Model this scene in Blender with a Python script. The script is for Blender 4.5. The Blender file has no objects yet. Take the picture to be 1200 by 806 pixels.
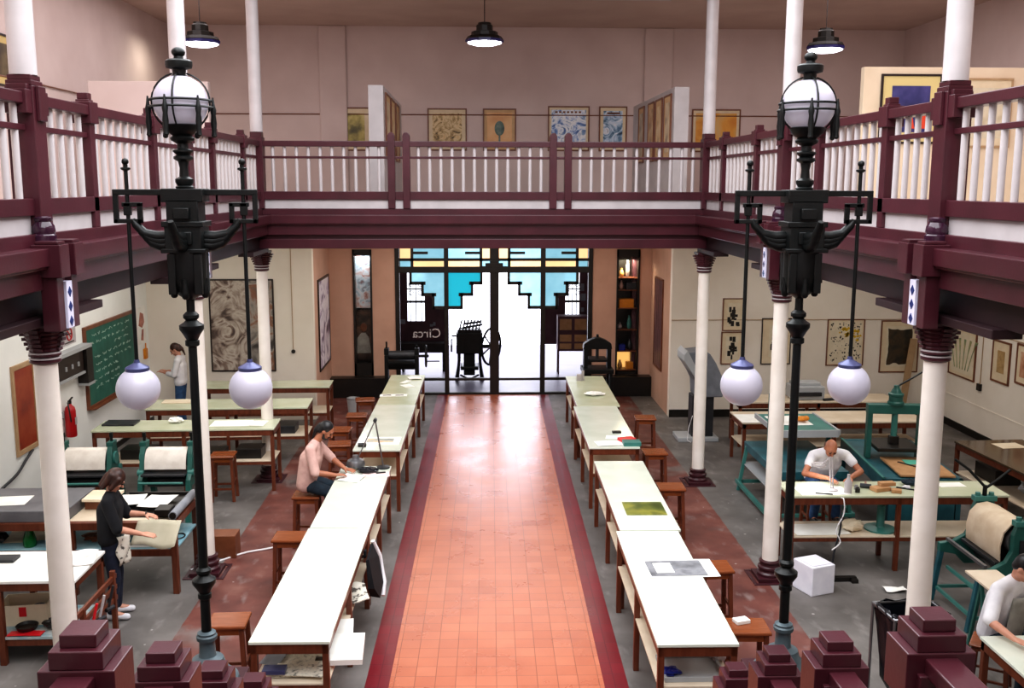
import bpy, bmesh, math, random
from mathutils import Vector as V, Matrix as Mx
random.seed(7)
C = bpy.context.scene.collection
PI = math.pi
MW = {}

# ---------------------------------------------------------------- materials
def lin(h):
    h = h.lstrip('#'); o = []
    for i in (0, 2, 4):
        c = int(h[i:i+2], 16)/255
        o.append(c/12.92 if c <= .04045 else ((c+.055)/1.055)**2.4)
    return (*o, 1)

def mat(name, col, rough=.5, metal=0, col2=None, scale=6, detail=4, bump=0, bscale=40, emit=0, ecol=None, alpha=1, trans=0, spec=.5, stretch=None, lo=.35, hi=.65):
    m = bpy.data.materials.new(name); m.use_nodes = True
    nt = m.node_tree; b = nt.nodes['Principled BSDF']
    b.inputs['Base Color'].default_value = lin(col)
    b.inputs['Roughness'].default_value = rough
    b.inputs['Metallic'].default_value = metal
    b.inputs['Specular IOR Level'].default_value = spec
    if trans: b.inputs['Transmission Weight'].default_value = trans
    if alpha < 1: b.inputs['Alpha'].default_value = alpha
    if emit:
        b.inputs['Emission Color'].default_value = lin(ecol or col)
        b.inputs['Emission Strength'].default_value = emit
    tc = nt.nodes.new('ShaderNodeTexCoord'); out = tc.outputs['Object']
    if stretch:
        mp = nt.nodes.new('ShaderNodeMapping'); mp.inputs['Scale'].default_value = stretch
        nt.links.new(out, mp.inputs['Vector']); out = mp.outputs['Vector']
    c2 = col2 or col
    n = nt.nodes.new('ShaderNodeTexNoise'); n.inputs['Scale'].default_value = scale; n.inputs['Detail'].default_value = detail
    nt.links.new(out, n.inputs['Vector'])
    r = nt.nodes.new('ShaderNodeValToRGB')
    r.color_ramp.elements[0].position = lo; r.color_ramp.elements[1].position = hi
    r.color_ramp.elements[0].color = lin(col); r.color_ramp.elements[1].color = lin(c2)
    nt.links.new(n.outputs['Fac'], r.inputs['Fac']); nt.links.new(r.outputs['Color'], b.inputs['Base Color'])
    if bump:
        n2 = nt.nodes.new('ShaderNodeTexNoise'); n2.inputs['Scale'].default_value = bscale
        nt.links.new(out, n2.inputs['Vector'])
        bp = nt.nodes.new('ShaderNodeBump'); bp.inputs['Strength'].default_value = bump; bp.inputs['Distance'].default_value = .01
        nt.links.new(n2.outputs['Fac'], bp.inputs['Height']); nt.links.new(bp.outputs['Normal'], b.inputs['Normal'])
    return m

def art(name, cols, kind='noise', scale=3, rough=.4, dist=0, detail=5):
    """an abstract print: several flat colours broken up by a procedural texture"""
    m = bpy.data.materials.new(name); m.use_nodes = True
    nt = m.node_tree; b = nt.nodes['Principled BSDF']; b.inputs['Roughness'].default_value = rough
    tc = nt.nodes.new('ShaderNodeTexCoord')
    if kind == 'voronoi':
        t = nt.nodes.new('ShaderNodeTexVoronoi'); t.inputs['Scale'].default_value = scale; o = t.outputs['Distance']
    elif kind == 'wave':
        t = nt.nodes.new('ShaderNodeTexWave'); t.inputs['Scale'].default_value = scale; t.inputs['Distortion'].default_value = dist; t.inputs['Detail'].default_value = detail; o = t.outputs['Fac']
    else:
        t = nt.nodes.new('ShaderNodeTexNoise'); t.inputs['Scale'].default_value = scale; t.inputs['Detail'].default_value = detail; t.inputs['Distortion'].default_value = dist; o = t.outputs['Fac']
    nt.links.new(tc.outputs['Object'], t.inputs['Vector'])
    r = nt.nodes.new('ShaderNodeValToRGB'); e = r.color_ramp.elements
    k = len(cols)
    lo, hi = (.3, .7) if kind == 'noise' else (.05, .85)
    while len(e) < k: e.new(.5)
    for i, c in enumerate(cols):
        e[i].position = lo+(hi-lo)*i/(k-1); e[i].color = lin(c)
    nt.links.new(o, r.inputs['Fac']); nt.links.new(r.outputs['Color'], b.inputs['Base Color'])
    return m

def tile_mat(name, c1, c2, mortar, size, rough):
    m = bpy.data.materials.new(name); m.use_nodes = True
    nt = m.node_tree; b = nt.nodes['Principled BSDF']
    tc = nt.nodes.new('ShaderNodeTexCoord')
    br = nt.nodes.new('ShaderNodeTexBrick')
    br.offset = 0; br.inputs['Scale'].default_value = 1
    br.inputs['Brick Width'].default_value = size; br.inputs['Row Height'].default_value = size
    br.inputs['Mortar Size'].default_value = .004; br.inputs['Mortar Smooth'].default_value = .3
    br.inputs['Color1'].default_value = lin(c1); br.inputs['Color2'].default_value = lin(c2); br.inputs['Mortar'].default_value = lin(mortar)
    nt.links.new(tc.outputs['Object'], br.inputs['Vector'])
    n = nt.nodes.new('ShaderNodeTexNoise'); n.inputs['Scale'].default_value = 1.6; n.inputs['Detail'].default_value = 6
    nt.links.new(tc.outputs['Object'], n.inputs['Vector'])
    mr = nt.nodes.new('ShaderNodeMapRange'); mr.inputs['From Min'].default_value = .3; mr.inputs['From Max'].default_value = .7
    mr.inputs['To Min'].default_value = rough-.03; mr.inputs['To Max'].default_value = rough+.05
    nt.links.new(n.outputs['Fac'], mr.inputs['Value']); nt.links.new(mr.outputs['Result'], b.inputs['Roughness'])
    mx = nt.nodes.new('ShaderNodeMixRGB'); mx.blend_type = 'SOFT_LIGHT'; mx.inputs['Fac'].default_value = .5
    nt.links.new(br.outputs['Color'], mx.inputs['Color1']); nt.links.new(n.outputs['Fac'], mx.inputs['Color2'])
    nt.links.new(mx.outputs['Color'], b.inputs['Base Color'])
    bp = nt.nodes.new('ShaderNodeBump'); bp.inputs['Strength'].default_value = .25; bp.inputs['Distance'].default_value = .004
    inv = nt.nodes.new('ShaderNodeMath'); inv.operation = 'SUBTRACT'; inv.inputs[0].default_value = 1
    nt.links.new(br.outputs['Fac'], inv.inputs[1]); nt.links.new(inv.outputs[0], bp.inputs['Height'])
    nt.links.new(bp.outputs['Normal'], b.inputs['Normal'])
    return m

def floor_mat():
    """worn concrete with a strip of old red paint beside each row of work tables, spattered"""
    m = bpy.data.materials.new('worn_concrete'); m.use_nodes = True
    nt = m.node_tree; L = nt.links; b = nt.nodes['Principled BSDF']
    tc = nt.nodes.new('ShaderNodeTexCoord'); sx = nt.nodes.new('ShaderNodeSeparateXYZ'); L.new(tc.outputs['Object'], sx.inputs[0])
    def noise(s, d=6):
        n = nt.nodes.new('ShaderNodeTexNoise'); n.inputs['Scale'].default_value = s; n.inputs['Detail'].default_value = d
        L.new(tc.outputs['Object'], n.inputs['Vector']); return n.outputs['Fac']
    def ramp(i, stops):
        r = nt.nodes.new('ShaderNodeValToRGB'); e = r.color_ramp.elements
        while len(e) < len(stops): e.new(.5)
        for k, (p, c) in enumerate(stops): e[k].position = p; e[k].color = lin(c)
        L.new(i, r.inputs['Fac']); return r.outputs['Color']
    def math_(op, a, c=None, d=None):
        n = nt.nodes.new('ShaderNodeMath'); n.operation = op
        for k, x in enumerate((a, c, d)):
            if x is None: continue
            if isinstance(x, (int, float)): n.inputs[k].default_value = x
            else: L.new(x, n.inputs[k])
        return n.outputs[0]
    grey = ramp(noise(1.1, 9), [(.25, '#4a4542'), (.5, '#67625f'), (.75, '#847f7c')])
    red = ramp(noise(2.2, 9), [(.3, '#532b26'), (.55, '#6c3d35'), (.75, '#835a50')])
    ax = math_('ABSOLUTE', sx.outputs['X'])
    wob = math_('MULTIPLY', noise(9, 4), .03)
    axw = math_('ADD', ax, wob)
    inner = math_('GREATER_THAN', axw, 2.03); outer = math_('LESS_THAN', axw, 3.42)
    f = math_('MULTIPLY', inner, outer)
    patch = ramp(noise(.8, 8), [(.3, '#000000'), (.42, '#ffffff')])
    f2 = math_('MULTIPLY', f, patch)
    mx = nt.nodes.new('ShaderNodeMixRGB'); L.new(f2, mx.inputs['Fac']); L.new(grey, mx.inputs['Color1']); L.new(red, mx.inputs['Color2'])
    vo = nt.nodes.new('ShaderNodeTexVoronoi'); vo.inputs['Scale'].default_value = 3.2; L.new(tc.outputs['Object'], vo.inputs['Vector'])
    sp = math_('LESS_THAN', vo.outputs['Distance'], math_('MULTIPLY', noise(5, 2), .09))
    mx2 = nt.nodes.new('ShaderNodeMixRGB'); L.new(math_('MULTIPLY', sp, .55), mx2.inputs['Fac']); L.new(mx.outputs['Color'], mx2.inputs['Color1']); mx2.inputs['Color2'].default_value = lin('#c9c3c0')
    mp = nt.nodes.new('ShaderNodeMapping'); mp.inputs['Scale'].default_value = (2.6, 1.1, 1); mp.inputs['Rotation'].default_value = (0, 0, .5); L.new(tc.outputs['Object'], mp.inputs['Vector'])
    ns = nt.nodes.new('ShaderNodeTexNoise'); ns.inputs['Scale'].default_value = 2.2; ns.inputs['Detail'].default_value = 10; L.new(mp.outputs['Vector'], ns.inputs['Vector'])
    st_ = ramp(ns.outputs['Fac'], [(.56, '#000000'), (.72, '#ffffff')])
    mx3 = nt.nodes.new('ShaderNodeMixRGB'); L.new(math_('MULTIPLY', st_, .25), mx3.inputs['Fac']); L.new(mx2.outputs['Color'], mx3.inputs['Color1']); mx3.inputs['Color2'].default_value = lin('#b3aeab')
    L.new(mx3.outputs['Color'], b.inputs['Base Color'])
    mr = nt.nodes.new('ShaderNodeMapRange'); mr.inputs['To Min'].default_value = .35; mr.inputs['To Max'].default_value = .75
    L.new(noise(2.5), mr.inputs['Value']); L.new(mr.outputs['Result'], b.inputs['Roughness'])
    return m

M = dict(
    maroon=mat('maroon_paint', '#401b23', .3, col2='#4a2029', scale=3, bump=.05),
    soffit=mat('shaded_soffit_maroon', '#200d12', .5, col2='#2a1218', scale=3),  # maroon darkened to paint in the shade under the side beams
    maroon_dark=mat('maroon_timber', '#36161d', .38, col2='#421b23', scale=3, bump=.06),
    white=mat('white_gloss_paint', '#bdb6b7', .4, col2='#b2abac', scale=4),
    column=mat('cream_column_paint', '#ece4dc', .35, col2='#dfd6cc', scale=3),
    upperwall=mat('pinkish_plaster', '#d6c4c0', .85, col2='#cebbb7', scale=1.2, bump=.04),
    lowwall=mat('cream_plaster', '#efe7dc', .85, col2='#e6ddd0', scale=1, bump=.05),
    leftwall=mat('white_plaster', '#f2f3f0', .85, col2='#e8e9e5', scale=1, bump=.05),
    recess=mat('peach_plaster', '#d2ab96', .85, col2='#c59e89', scale=1.4, bump=.04),
    ceil=mat('ceiling_plaster', '#bfa79d', .9, col2='#b59c92', scale=1),
    ceil_low=mat('white_ceiling', '#e4ded2', .9),
    dark=mat('black_paint', '#15120f', .4, col2='#1e1915', scale=5),
    iron=mat('black_iron', '#090b0b', .45, metal=0, spec=.35, col2='#0f1313', scale=8, bump=.1, bscale=60),
    irongreen=mat('grey_iron', '#56646a', .5, metal=.2, col2='#465257', scale=8),
    wood=mat('red_brown_wood', '#6f3a25', .38, col2='#5c2c19', scale=4, stretch=(6, 6, 1)),
    woodtop=mat('orange_wood', '#8a4b2a', .25, col2='#783e1e', scale=5, stretch=(1, 8, 1)),
    shelf=mat('pale_shelf_board', '#dacbb6', .5, col2='#ccbaa2', scale=3),
    top=mat('pale_glass_top', '#dfe3d6', .14, col2='#d3d8c8', scale=2, spec=.6),
    topgreen=mat('greenish_table_top', '#c9cdb4', .2, col2='#bcc1a4', scale=2, spec=.6),
    paper=mat('white_paper', '#f4f3ef', .7, col2='#e9e7e0', scale=3),
    paper2=mat('cream_paper', '#e9dcc4', .7, col2='#dccbb0', scale=3),
    green=mat('green_machine_enamel', '#20544c', .4, col2='#2a625a', scale=4),
    teal=mat('pale_teal_enamel', '#38716a', .4, col2='#437f77', scale=4),
    bluegreen=mat('blue_green_enamel', '#1c4a54', .4, col2='#28606a', scale=4),
    steel=mat('brushed_steel', '#8f8f92', .35, metal=.8, col2='#77777a', scale=5),
    darksteel=mat('dark_steel', '#45464a', .4, metal=.6, col2='#393a3d', scale=5),
    felt=mat('cream_felt', '#d9c9b2', .95, col2='#cbb79d', scale=6, bump=.25, bscale=120),
    feltwhite=mat('white_felt', '#e6dfd6', .95, col2='#d5ccc2', scale=6, bump=.25, bscale=120),
    slab=mat('grey_bed_plate', '#77767a', .45, metal=.2, col2='#66656a', scale=3),
    skin=mat('skin', '#d09a82', .5, col2='#c48b74', scale=12),
    skindark=mat('tanned_skin', '#b07458', .5, col2='#a2684e', scale=12),
    hair=mat('dark_brown_hair', '#2a140f', .45, col2='#45241a', scale=30, stretch=(1, 1, .2)),
    hairblack=mat('black_hair', '#131214', .4, col2='#222022', scale=30, stretch=(1, 1, .2)),
    lips=mat('lips', '#9c5148', .5),
    eye=mat('dark_eye', '#1a1310', .25),
    pink=mat('pink_shirt', '#d6b0a6', .85, col2='#c79e95', scale=10, bump=.2, bscale=25),
    tee=mat('white_cotton', '#e8e6e8', .9, col2='#d8d5da', scale=8, bump=.2, bscale=25),
    black=mat('black_knit', '#0a0a0f', .9, col2='#101118', scale=8, bump=.2, bscale=40),
    jeans=mat('blue_denim', '#2d4a70', .9, col2='#3c5d86', scale=14),
    darkjeans=mat('dark_denim', '#161a2a', .9, col2='#20263a', scale=14),
    navy=mat('dark_trousers', '#1b2530', .9, col2='#243440', scale=14),
    apron=mat('grey_apron_cloth', '#a8a59c', .9, col2='#8f8c84', scale=8, bump=.2, bscale=25),
    cloth=mat('patterned_cloth', '#d9d3c6', .9, col2='#56504a', scale=14, lo=.55, hi=.62),
    globe=mat('opal_glass', '#b4b0bc', .3, col2='#aca8b6', scale=2, emit=.14, ecol='#d8d4e2'),
    capblue=mat('blue_grey_metal', '#565a80', .35, metal=.3, col2='#4a4d74', scale=5),
    lampglow=mat('lit_diffuser', '#ffffff', .4, emit=6, ecol='#f4f2ff'),
    lamprim=mat('blue_lamp_rim', '#23205a', .35, col2='#2a2770'),
    chalk=mat('chalkboard_green', '#1d5549', .6, col2='#2c6a5c', scale=3, detail=8),
    chalkline=mat('chalk', '#b9cfc2', .9),
    red=mat('red_enamel', '#b8141c', .3, col2='#a60f17'),
    frame=mat('brown_frame', '#7d4a30', .4, col2='#6b3c25', scale=5),
    framedark=mat('dark_frame', '#2c201c', .4),
    framepale=mat('pale_wood_frame', '#b89a78', .45, col2='#a98a67', scale=5),
    matte=mat('cream_mount', '#e2d2b6', .8, col2='#dac8aa'),
    matte2=mat('tan_mount', '#cfae88', .8, col2='#c5a27a'),
    blueplastic=mat('blue_plastic', '#1c2a8a', .35),
    redplastic=mat('red_plastic', '#d0202a', .35),
    orange=mat('orange_card', '#d98a22', .5, col2='#c87818'),
    cyan=mat('cyan_glass', '#2fb4c8', .1, trans=.25, emit=.3, ecol='#2cc0d4'),  # this and the next two glasses glow in place of daylight behind them
    blueglass=mat('pale_blue_glass', '#a8cdd8', .15, trans=.5, emit=.55, ecol='#8cc0d0', col2='#8ab8c8', scale=3),
    amber=mat('amber_glass', '#e8c493', .15, trans=.5, emit=.75, ecol='#f0cca0', col2='#e0b47e', scale=3),
    bottle=mat('green_bottle_glass', '#0c7a34', .08, trans=.35),
    kraft=mat('kraft_card', '#b98f66', .8, col2='#a97f56'),
    bag=mat('black_plastic_sheet', '#101116', .25, col2='#191a22', scale=6, bump=.5, bscale=10),
    boxwhite=mat('white_box_enamel', '#eceaf2', .4, col2='#e2e0ea'),
    greymach=mat('grey_machine_paint', '#7c8088', .45, col2='#6c7078'),
    lightgrey=mat('light_grey_paint', '#a9abad', .5),
    news=art('newsprint', ['#3a3834', '#cfc8ba', '#e8e0d0', '#d8d0c0'], 'noise', 26, .8, 0, 8),
    tiles=tile_mat('terracotta_tiles', '#bb7054', '#b1654a', '#8a503c', .2, .28),
    border=tile_mat('maroon_tiles', '#6b1922', '#761d27', '#541520', .23, .3),
    floor=floor_mat(),
    vest=mat('vestibule_floor', '#564c68', .4, col2='#4a405c', scale=2),
    vestwall=mat('vestibule_wood', '#5c3a42', .5, col2='#4a2c34', scale=3),
    daywall=mat('glowing_daylight_wall', '#ffffff', .9, emit=4.5, ecol='#eef0ff'),  # wall glows by itself in place of street daylight falling on it
    windowglow=mat('daylit_pane', '#ffffff', .4, emit=2.2, ecol='#f0f4ff'),
    ceramic=mat('plum_ceramic', '#331a2a', .08, col2='#3c2032'),
    ceramicwhite=mat('white_ceramic', '#d8d6ea', .15),
    tileblue=mat('blue_glaze', '#27356b', .15),
    gold=mat('warm_ornament', '#d8b070', .4, col2='#b07a3a', scale=9),
    seatgrey=mat('grey_card', '#8e8f94', .8, col2='#7e8086', scale=5),
    glass=mat('clear_glass', '#ffffff', .02, trans=1, alpha=.12),
    rope=mat('white_cable', '#e2dfe0', .6), cable=mat('dark_cable', '#26272c', .5),
)

# ---------------------------------------------------------------- mesh builder
class MB:
    def __init__(s): s.v = []; s.f = []
    def add(s, vs, fs):
        n = len(s.v); s.v += [V(p) for p in vs]; s.f += [tuple(i+n for i in f) for f in fs]; return s
    def box(s, x0, x1, y0, y1, z0, z1, M=None):
        p = [(x, y, z) for z in (z0, z1) for y in (y0, y1) for x in (x0, x1)]
        if M is not None: p = [M @ V(q) for q in p]
        return s.add(p, [(0, 2, 3, 1), (4, 5, 7, 6), (0, 1, 5, 4), (2, 6, 7, 3), (0, 4, 6, 2), (1, 3, 7, 5)])
    def cb(s, c, d, rz=0, M=None):
        T = Mx.Translation(c) @ (M if M is not None else Mx.Rotation(rz, 4, 'Z'))
        return s.box(-d[0]/2, d[0]/2, -d[1]/2, d[1]/2, -d[2]/2, d[2]/2, T)
    def beam(s, a, b, w, h):
        """rectangular bar from a to b"""
        a, b = V(a), V(b); d = (b-a); l = d.length; d.normalize()
        u = V((0, 0, 1)) if abs(d.z) < .9 else V((0, 1, 0))
        x = d.cross(u).normalized(); z = x.cross(d)
        T = Mx((( x.x, d.x, z.x, a.x), (x.y, d.y, z.y, a.y), (x.z, d.z, z.z, a.z), (0, 0, 0, 1)))
        return s.box(-w/2, w/2, 0, l, -h/2, h/2, T)
    def tube(s, pts, r, n=8, closed=False):
        pts = [V(p) for p in pts]; m = len(pts); rings = []
        rr = r if isinstance(r, (list, tuple)) else [r]*m
        up = V((.13, .07, 1)).normalized()
        for i, p in enumerate(pts):
            if closed: t = pts[(i+1) % m]-pts[i-1]
            else: t = pts[min(i+1, m-1)]-pts[max(i-1, 0)]
            t.normalize()
            if abs(t.dot(up)) > .95: x = t.cross(V((1, 0, 0))).normalized()
            else: x = t.cross(up).normalized()
            y = t.cross(x)
            rings.append([p+(x*math.cos(2*PI*k/n)+y*math.sin(2*PI*k/n))*rr[i] for k in range(n)])
        vs = [q for g in rings for q in g]; fs = []
        for i in range(m if closed else m-1):
            j = (i+1) % m
            for k in range(n):
                fs.append((i*n+k, i*n+(k+1) % n, j*n+(k+1) % n, j*n+k))
        if not closed:
            fs.append(tuple(range(n))[::-1]); fs.append(tuple((m-1)*n+k for k in range(n)))
        return s.add(vs, fs)
    def cyl(s, a, b, r0, r1=None, n=16): return s.tube([a, b], [r0, r0 if r1 is None else r1], n)
    def lathe(s, prof, c=(0, 0, 0), n=24, M=None):
        vs = []; fs = []; m = len(prof)
        for r, z in prof:
            for k in range(n):
                p = V((r*math.cos(2*PI*k/n), r*math.sin(2*PI*k/n), z))
                if M is not None: p = M @ p
                vs.append(p+V(c))
        for i in range(m-1):
            for k in range(n):
                fs.append((i*n+k, i*n+(k+1) % n, (i+1)*n+(k+1) % n, (i+1)*n+k))
        fs.append(tuple(range(n))[::-1]); fs.append(tuple((m-1)*n+k for k in range(n)))
        return s.add(vs, fs)
    def sph(s, c, r, M=None, n=20, m=12, t0=0, t1=PI):
        if not isinstance(r, (tuple, list)): r = (r, r, r)
        vs = []; fs = []
        for i in range(m+1):
            t = t0+(t1-t0)*i/m
            st, ct = max(math.sin(t), 1e-4), math.cos(t)
            for k in range(n):
                p = V((r[0]*st*math.cos(2*PI*k/n), r[1]*st*math.sin(2*PI*k/n), r[2]*ct))
                if M is not None: p = M @ p
                vs.append(p+V(c))
        for i in range(m):
            for k in range(n):
                fs.append((i*n+k, (i+1)*n+k, (i+1)*n+(k+1) % n, i*n+(k+1) % n))
        fs.append(tuple(range(n))); fs.append(tuple(m*n+k for k in range(n))[::-1])
        return s.add(vs, fs)
    def prism(s, poly, axis, a0, a1):
        """poly in the two other axes (in xyz order) pushed along axis"""
        def P(u, v, w):
            return {'x': (w, u, v), 'y': (u, w, v), 'z': (u, v, w)}[axis]
        n = len(poly); vs = [P(*q, a0) for q in poly]+[P(*q, a1) for q in poly]
        fs = [tuple(range(n)), tuple(n+i for i in range(n))[::-1]]
        for i in range(n):
            j = (i+1) % n; fs.append((i, i+n, j+n, j))
        return s.add(vs, fs)
    def cap(s, a, b, r0, r1=None, n=14, m=5):
        """closed tapered capsule"""
        a, b = V(a), V(b); r1 = r0 if r1 is None else r1
        d = b-a; d = d.normalized() if d.length > 1e-6 else V((0, 0, 1))
        pts = [a-d*r0*math.cos(PI/2*i/m) for i in range(m)]+[a, b]+[b+d*r1*math.sin(PI/2*(i+1)/m) for i in range(m)]
        rr = [max(r0*math.sin(PI/2*i/m), 1e-3) for i in range(m)]+[r0, r1]+[max(r1*math.cos(PI/2*(i+1)/m), 1e-3) for i in range(m)]
        x = d.cross(V((0, 0, 1)) if abs(d.z) < .9 else V((1, 0, 0))).normalized(); y = d.cross(x)
        vs = [p+(x*math.cos(2*PI*k/n)+y*math.sin(2*PI*k/n))*r for p, r in zip(pts, rr) for k in range(n)]
        q = len(pts); fs = [(i*n+k, i*n+(k+1) % n, (i+1)*n+(k+1) % n, (i+1)*n+k) for i in range(q-1) for k in range(n)]
        fs += [tuple(range(n))[::-1], tuple((q-1)*n+k for k in range(n))]
        return s.add(vs, fs)
    def sheet(s, x0, x1, y0, y1, z, t=.003, nx=8, ny=8, amp=0, seed=0, rz=0):
        """a thin, slightly curling sheet lying flat"""
        rnd = random.Random(seed); ph = [rnd.uniform(0, 6) for _ in range(4)]
        cx, cy = (x0+x1)/2, (y0+y1)/2; c, sn = math.cos(rz), math.sin(rz)
        def P(i, j, dz):
            x = x0+(x1-x0)*i/nx-cx; y = y0+(y1-y0)*j/ny-cy
            w = amp*(1+math.sin(ph[0]+5*i/nx+ph[1]*j/ny)*.5+math.cos(ph[2]+4*j/ny)*.5)/2
            return (cx+c*x-sn*y, cy+sn*x+c*y, z+w+dz)
        vs = [P(i, j, t) for j in range(ny+1) for i in range(nx+1)]+[P(i, j, 0) for j in range(ny+1) for i in range(nx+1)]
        N = (nx+1)*(ny+1); fs = []
        for j in range(ny):
            for i in range(nx):
                a = j*(nx+1)+i; fs.append((a, a+1, a+nx+2, a+nx+1)); fs.append((N+a, N+a+nx+1, N+a+nx+2, N+a+1))
        bd = [i for i in range(nx+1)]+[j*(nx+1)+nx for j in range(1, ny+1)]+[ny*(nx+1)+i for i in range(nx-1, -1, -1)]+[j*(nx+1) for j in range(ny-1, 0, -1)]
        for k in range(len(bd)):
            a, b = bd[k], bd[(k+1) % len(bd)]; fs.append((a, a+N, b+N, b))
        return s.add(vs, fs)
    def build(s, name, m, parent=None, smooth=False, bevel=0, local=False):
        me = bpy.data.meshes.new(name)
        vs = s.v
        if parent is not None and not local and parent in MW:
            inv = MW[parent].inverted(); vs = [inv @ p for p in vs]
        me.from_pydata([tuple(p) for p in vs], [], s.f); me.materials.append(M[m] if isinstance(m, str) else m)
        bm = bmesh.new(); bm.from_mesh(me); bmesh.ops.recalc_face_normals(bm, faces=bm.faces); bm.to_mesh(me); bm.free()
        if smooth:
            me.polygons.foreach_set('use_smooth', [True]*len(me.polygons))
            me.set_sharp_from_angle(angle=math.radians(smooth if smooth is not True else 40))
        o = bpy.data.objects.new(name, me); C.objects.link(o)
        if parent is not None:
            o.parent = parent
            if parent in MW: MW[o] = MW[parent]
        else: MW[o] = Mx.Identity(4)
        if bevel:
            b = o.modifiers.new('Bevel', 'BEVEL'); b.width = bevel; b.segments = 2; b.limit_method = 'ANGLE'
        return o

def spl(pts, k=6):
    """smooth path through the points"""
    P = [V(p) for p in pts]; P = [P[0]]+P+[P[-1]]; out = []
    for i in range(1, len(P)-2):
        for j in range(k):
            t = j/k; a, b, c, d = P[i-1:i+3]
            out.append(.5*((2*b)+(c-a)*t+(2*a-5*b+4*c-d)*t*t+(3*b-a-3*c+d)*t**3))
    return out+[P[-2]]
def tag(o, label, cat, group=None):
    o['label'] = label; o['category'] = cat
    if group: o['group'] = group
    return o
def thing(name, label, cat, loc=(0, 0, 0), rz=0, group=None):
    o = bpy.data.objects.new(name, None); C.objects.link(o)
    o.location = loc; o.rotation_euler = (0, 0, rz); o.empty_display_size = .1
    MW[o] = Mx.Translation(loc) @ Mx.Rotation(rz, 4, 'Z')
    return tag(o, label, cat, group)
def struct(name, mb, m, smooth=False, bevel=0):
    o = mb.build(name, m, None, smooth, bevel); o['kind'] = 'structure'; return o
def single(name, mb, m, label, cat, group=None, smooth=False, bevel=0, base=None):
    """a thing that is one mesh; its origin goes to its base"""
    xs = [p.x for p in mb.v]; ys = [p.y for p in mb.v]; z0 = min(p.z for p in mb.v)
    c = V(base) if base else V(((min(xs)+max(xs))/2, (min(ys)+max(ys))/2, z0))
    mb.v = [p-c for p in mb.v]
    o = mb.build(name, m, None, smooth, bevel); o.location = c; MW[o] = Mx.Translation(c)
    return tag(o, label, cat, group)
def dup(root, label, loc, rz=0, group=None, scale=None):
    r = root.copy(); C.objects.link(r); r.location = loc; r.rotation_euler = (0, 0, rz); r['label'] = label
    if scale: r.scale = scale
    if group: r['group'] = group
    MW[r] = Mx.Translation(loc) @ Mx.Rotation(rz, 4, 'Z')
    for ch in list(root.children):
        c = ch.copy(); C.objects.link(c); c.parent = r
        for g in list(ch.children):
            d = g.copy(); C.objects.link(d); d.parent = c
    return r
class Repeat:
    """first call moves the prototype itself, later calls copy it"""
    def __init__(s, root): s.root = root; s.used = False
    def __call__(s, label, loc, rz=0, group=None, scale=None):
        if s.used: return dup(s.root, label, loc, rz, group, scale)
        s.used = True; r = s.root; r.location = loc; r.rotation_euler = (0, 0, rz); r['label'] = label
        if scale: r.scale = scale
        if group: r['group'] = group
        MW[r] = Mx.Translation(loc) @ Mx.Rotation(rz, 4, 'Z')
        return r

# ---------------------------------------------------------------- camera
cam = bpy.data.objects.new('camera', bpy.data.cameras.new('camera')); C.objects.link(cam)
cam.data.sensor_fit = 'HORIZONTAL'; cam.data.sensor_width = 36; cam.data.lens = 36*1166.5/1200
cam.location = (-.1956, 0, 4.8)
cam.matrix_world = Mx.Translation(cam.location) @ Mx.Rotation(-.04, 4, 'Z') @ Mx.Rotation(PI/2-.1588, 4, 'X') @ Mx.Rotation(.0023, 4, 'Z')
cam.data.clip_end = 200; cam.data.clip_start = .05
bpy.context.scene.camera = cam

# ---------------------------------------------------------------- the room
XL, XR, YB, YR = -6.75, 9.45, 20.2, 22.6
CX = 3.465                       # column lines at +-CX
COLY = (7.62, 11.59, 15.58)
struct('floor', MB().box(XL-.2, XR+.2, -1.6, YR, -.12, 0), 'floor')
struct('floor_vestibule', MB().box(-3.2, 3.7, YR, 30.2, -.12, 0), 'vest')
SK = math.atan(.0181)
def runner(name, x0, x1, m):
    o = struct(name, MB().box(x0, x1, -5.9, 16.55, 0, .004), m); o.location = (-.03, 6, 0); o.rotation_euler = (0, 0, -SK)
runner('trim_1', -1.045, 1.045, 'tiles'); runner('trim_2', -1.277, -1.045, 'border'); runner('trim_3', 1.045, 1.277, 'border')

struct('wall_left', MB().box(XL-.2, XL, -1.6, YB+.2, 0, 4.06), 'leftwall')
struct('wall_left_upper', MB().box(XL-.2, XL, -1.6, YR+.2, 4.06, 8.4), 'upperwall')
struct('wall_right', MB().box(XR, XR+.2, -1.6, YB+.2, 0, 4.06), 'lowwall')
struct('wall_right_upper', MB().box(XR, XR+.2, -1.6, YR+.2, 4.06, 8.4), 'upperwall')
struct('wall_front', MB().box(XL-.2, XR+.2, -1.8, -1.6, 0, 8.4), 'upperwall')
struct('wall_back_left', MB().box(XL, -3.43, YB, YB+.2, 0, 4.06), 'lowwall')
struct('wall_back_right', MB().box(3.9, XR, YB, YB+.2, 0, 4.06), 'lowwall')
struct('wall_recess_left', MB().box(-3.63, -3.43, YB+.2, YR+.2, 0, 4.06), 'recess')
struct('wall_recess_right', MB().box(3.9, 4.1, YB+.2, YR+.2, 0, 4.06), 'recess')
mb = MB()
for a, b in ((-3.43, -2.9), (-2.47, -1.95), (2.55, 3.1), (3.63, 3.9)): mb.box(a, b, YR, YR+.2, 0, 4.06)
for a, b in ((-2.9, -2.47), (3.1, 3.63)): mb.box(a, b, YR, YR+.2, 0, .46).box(a, b, YR, YR+.2, 3.35, 4.06)
mb.box(-1.95, 2.55, YR, YR+.2, 3.75, 4.06)
struct('wall_back', mb, 'recess')
struct('wall_back_upper', MB().box(XL, XR, YR, YR+.2, 4.06, 8.4), 'upperwall')
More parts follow.
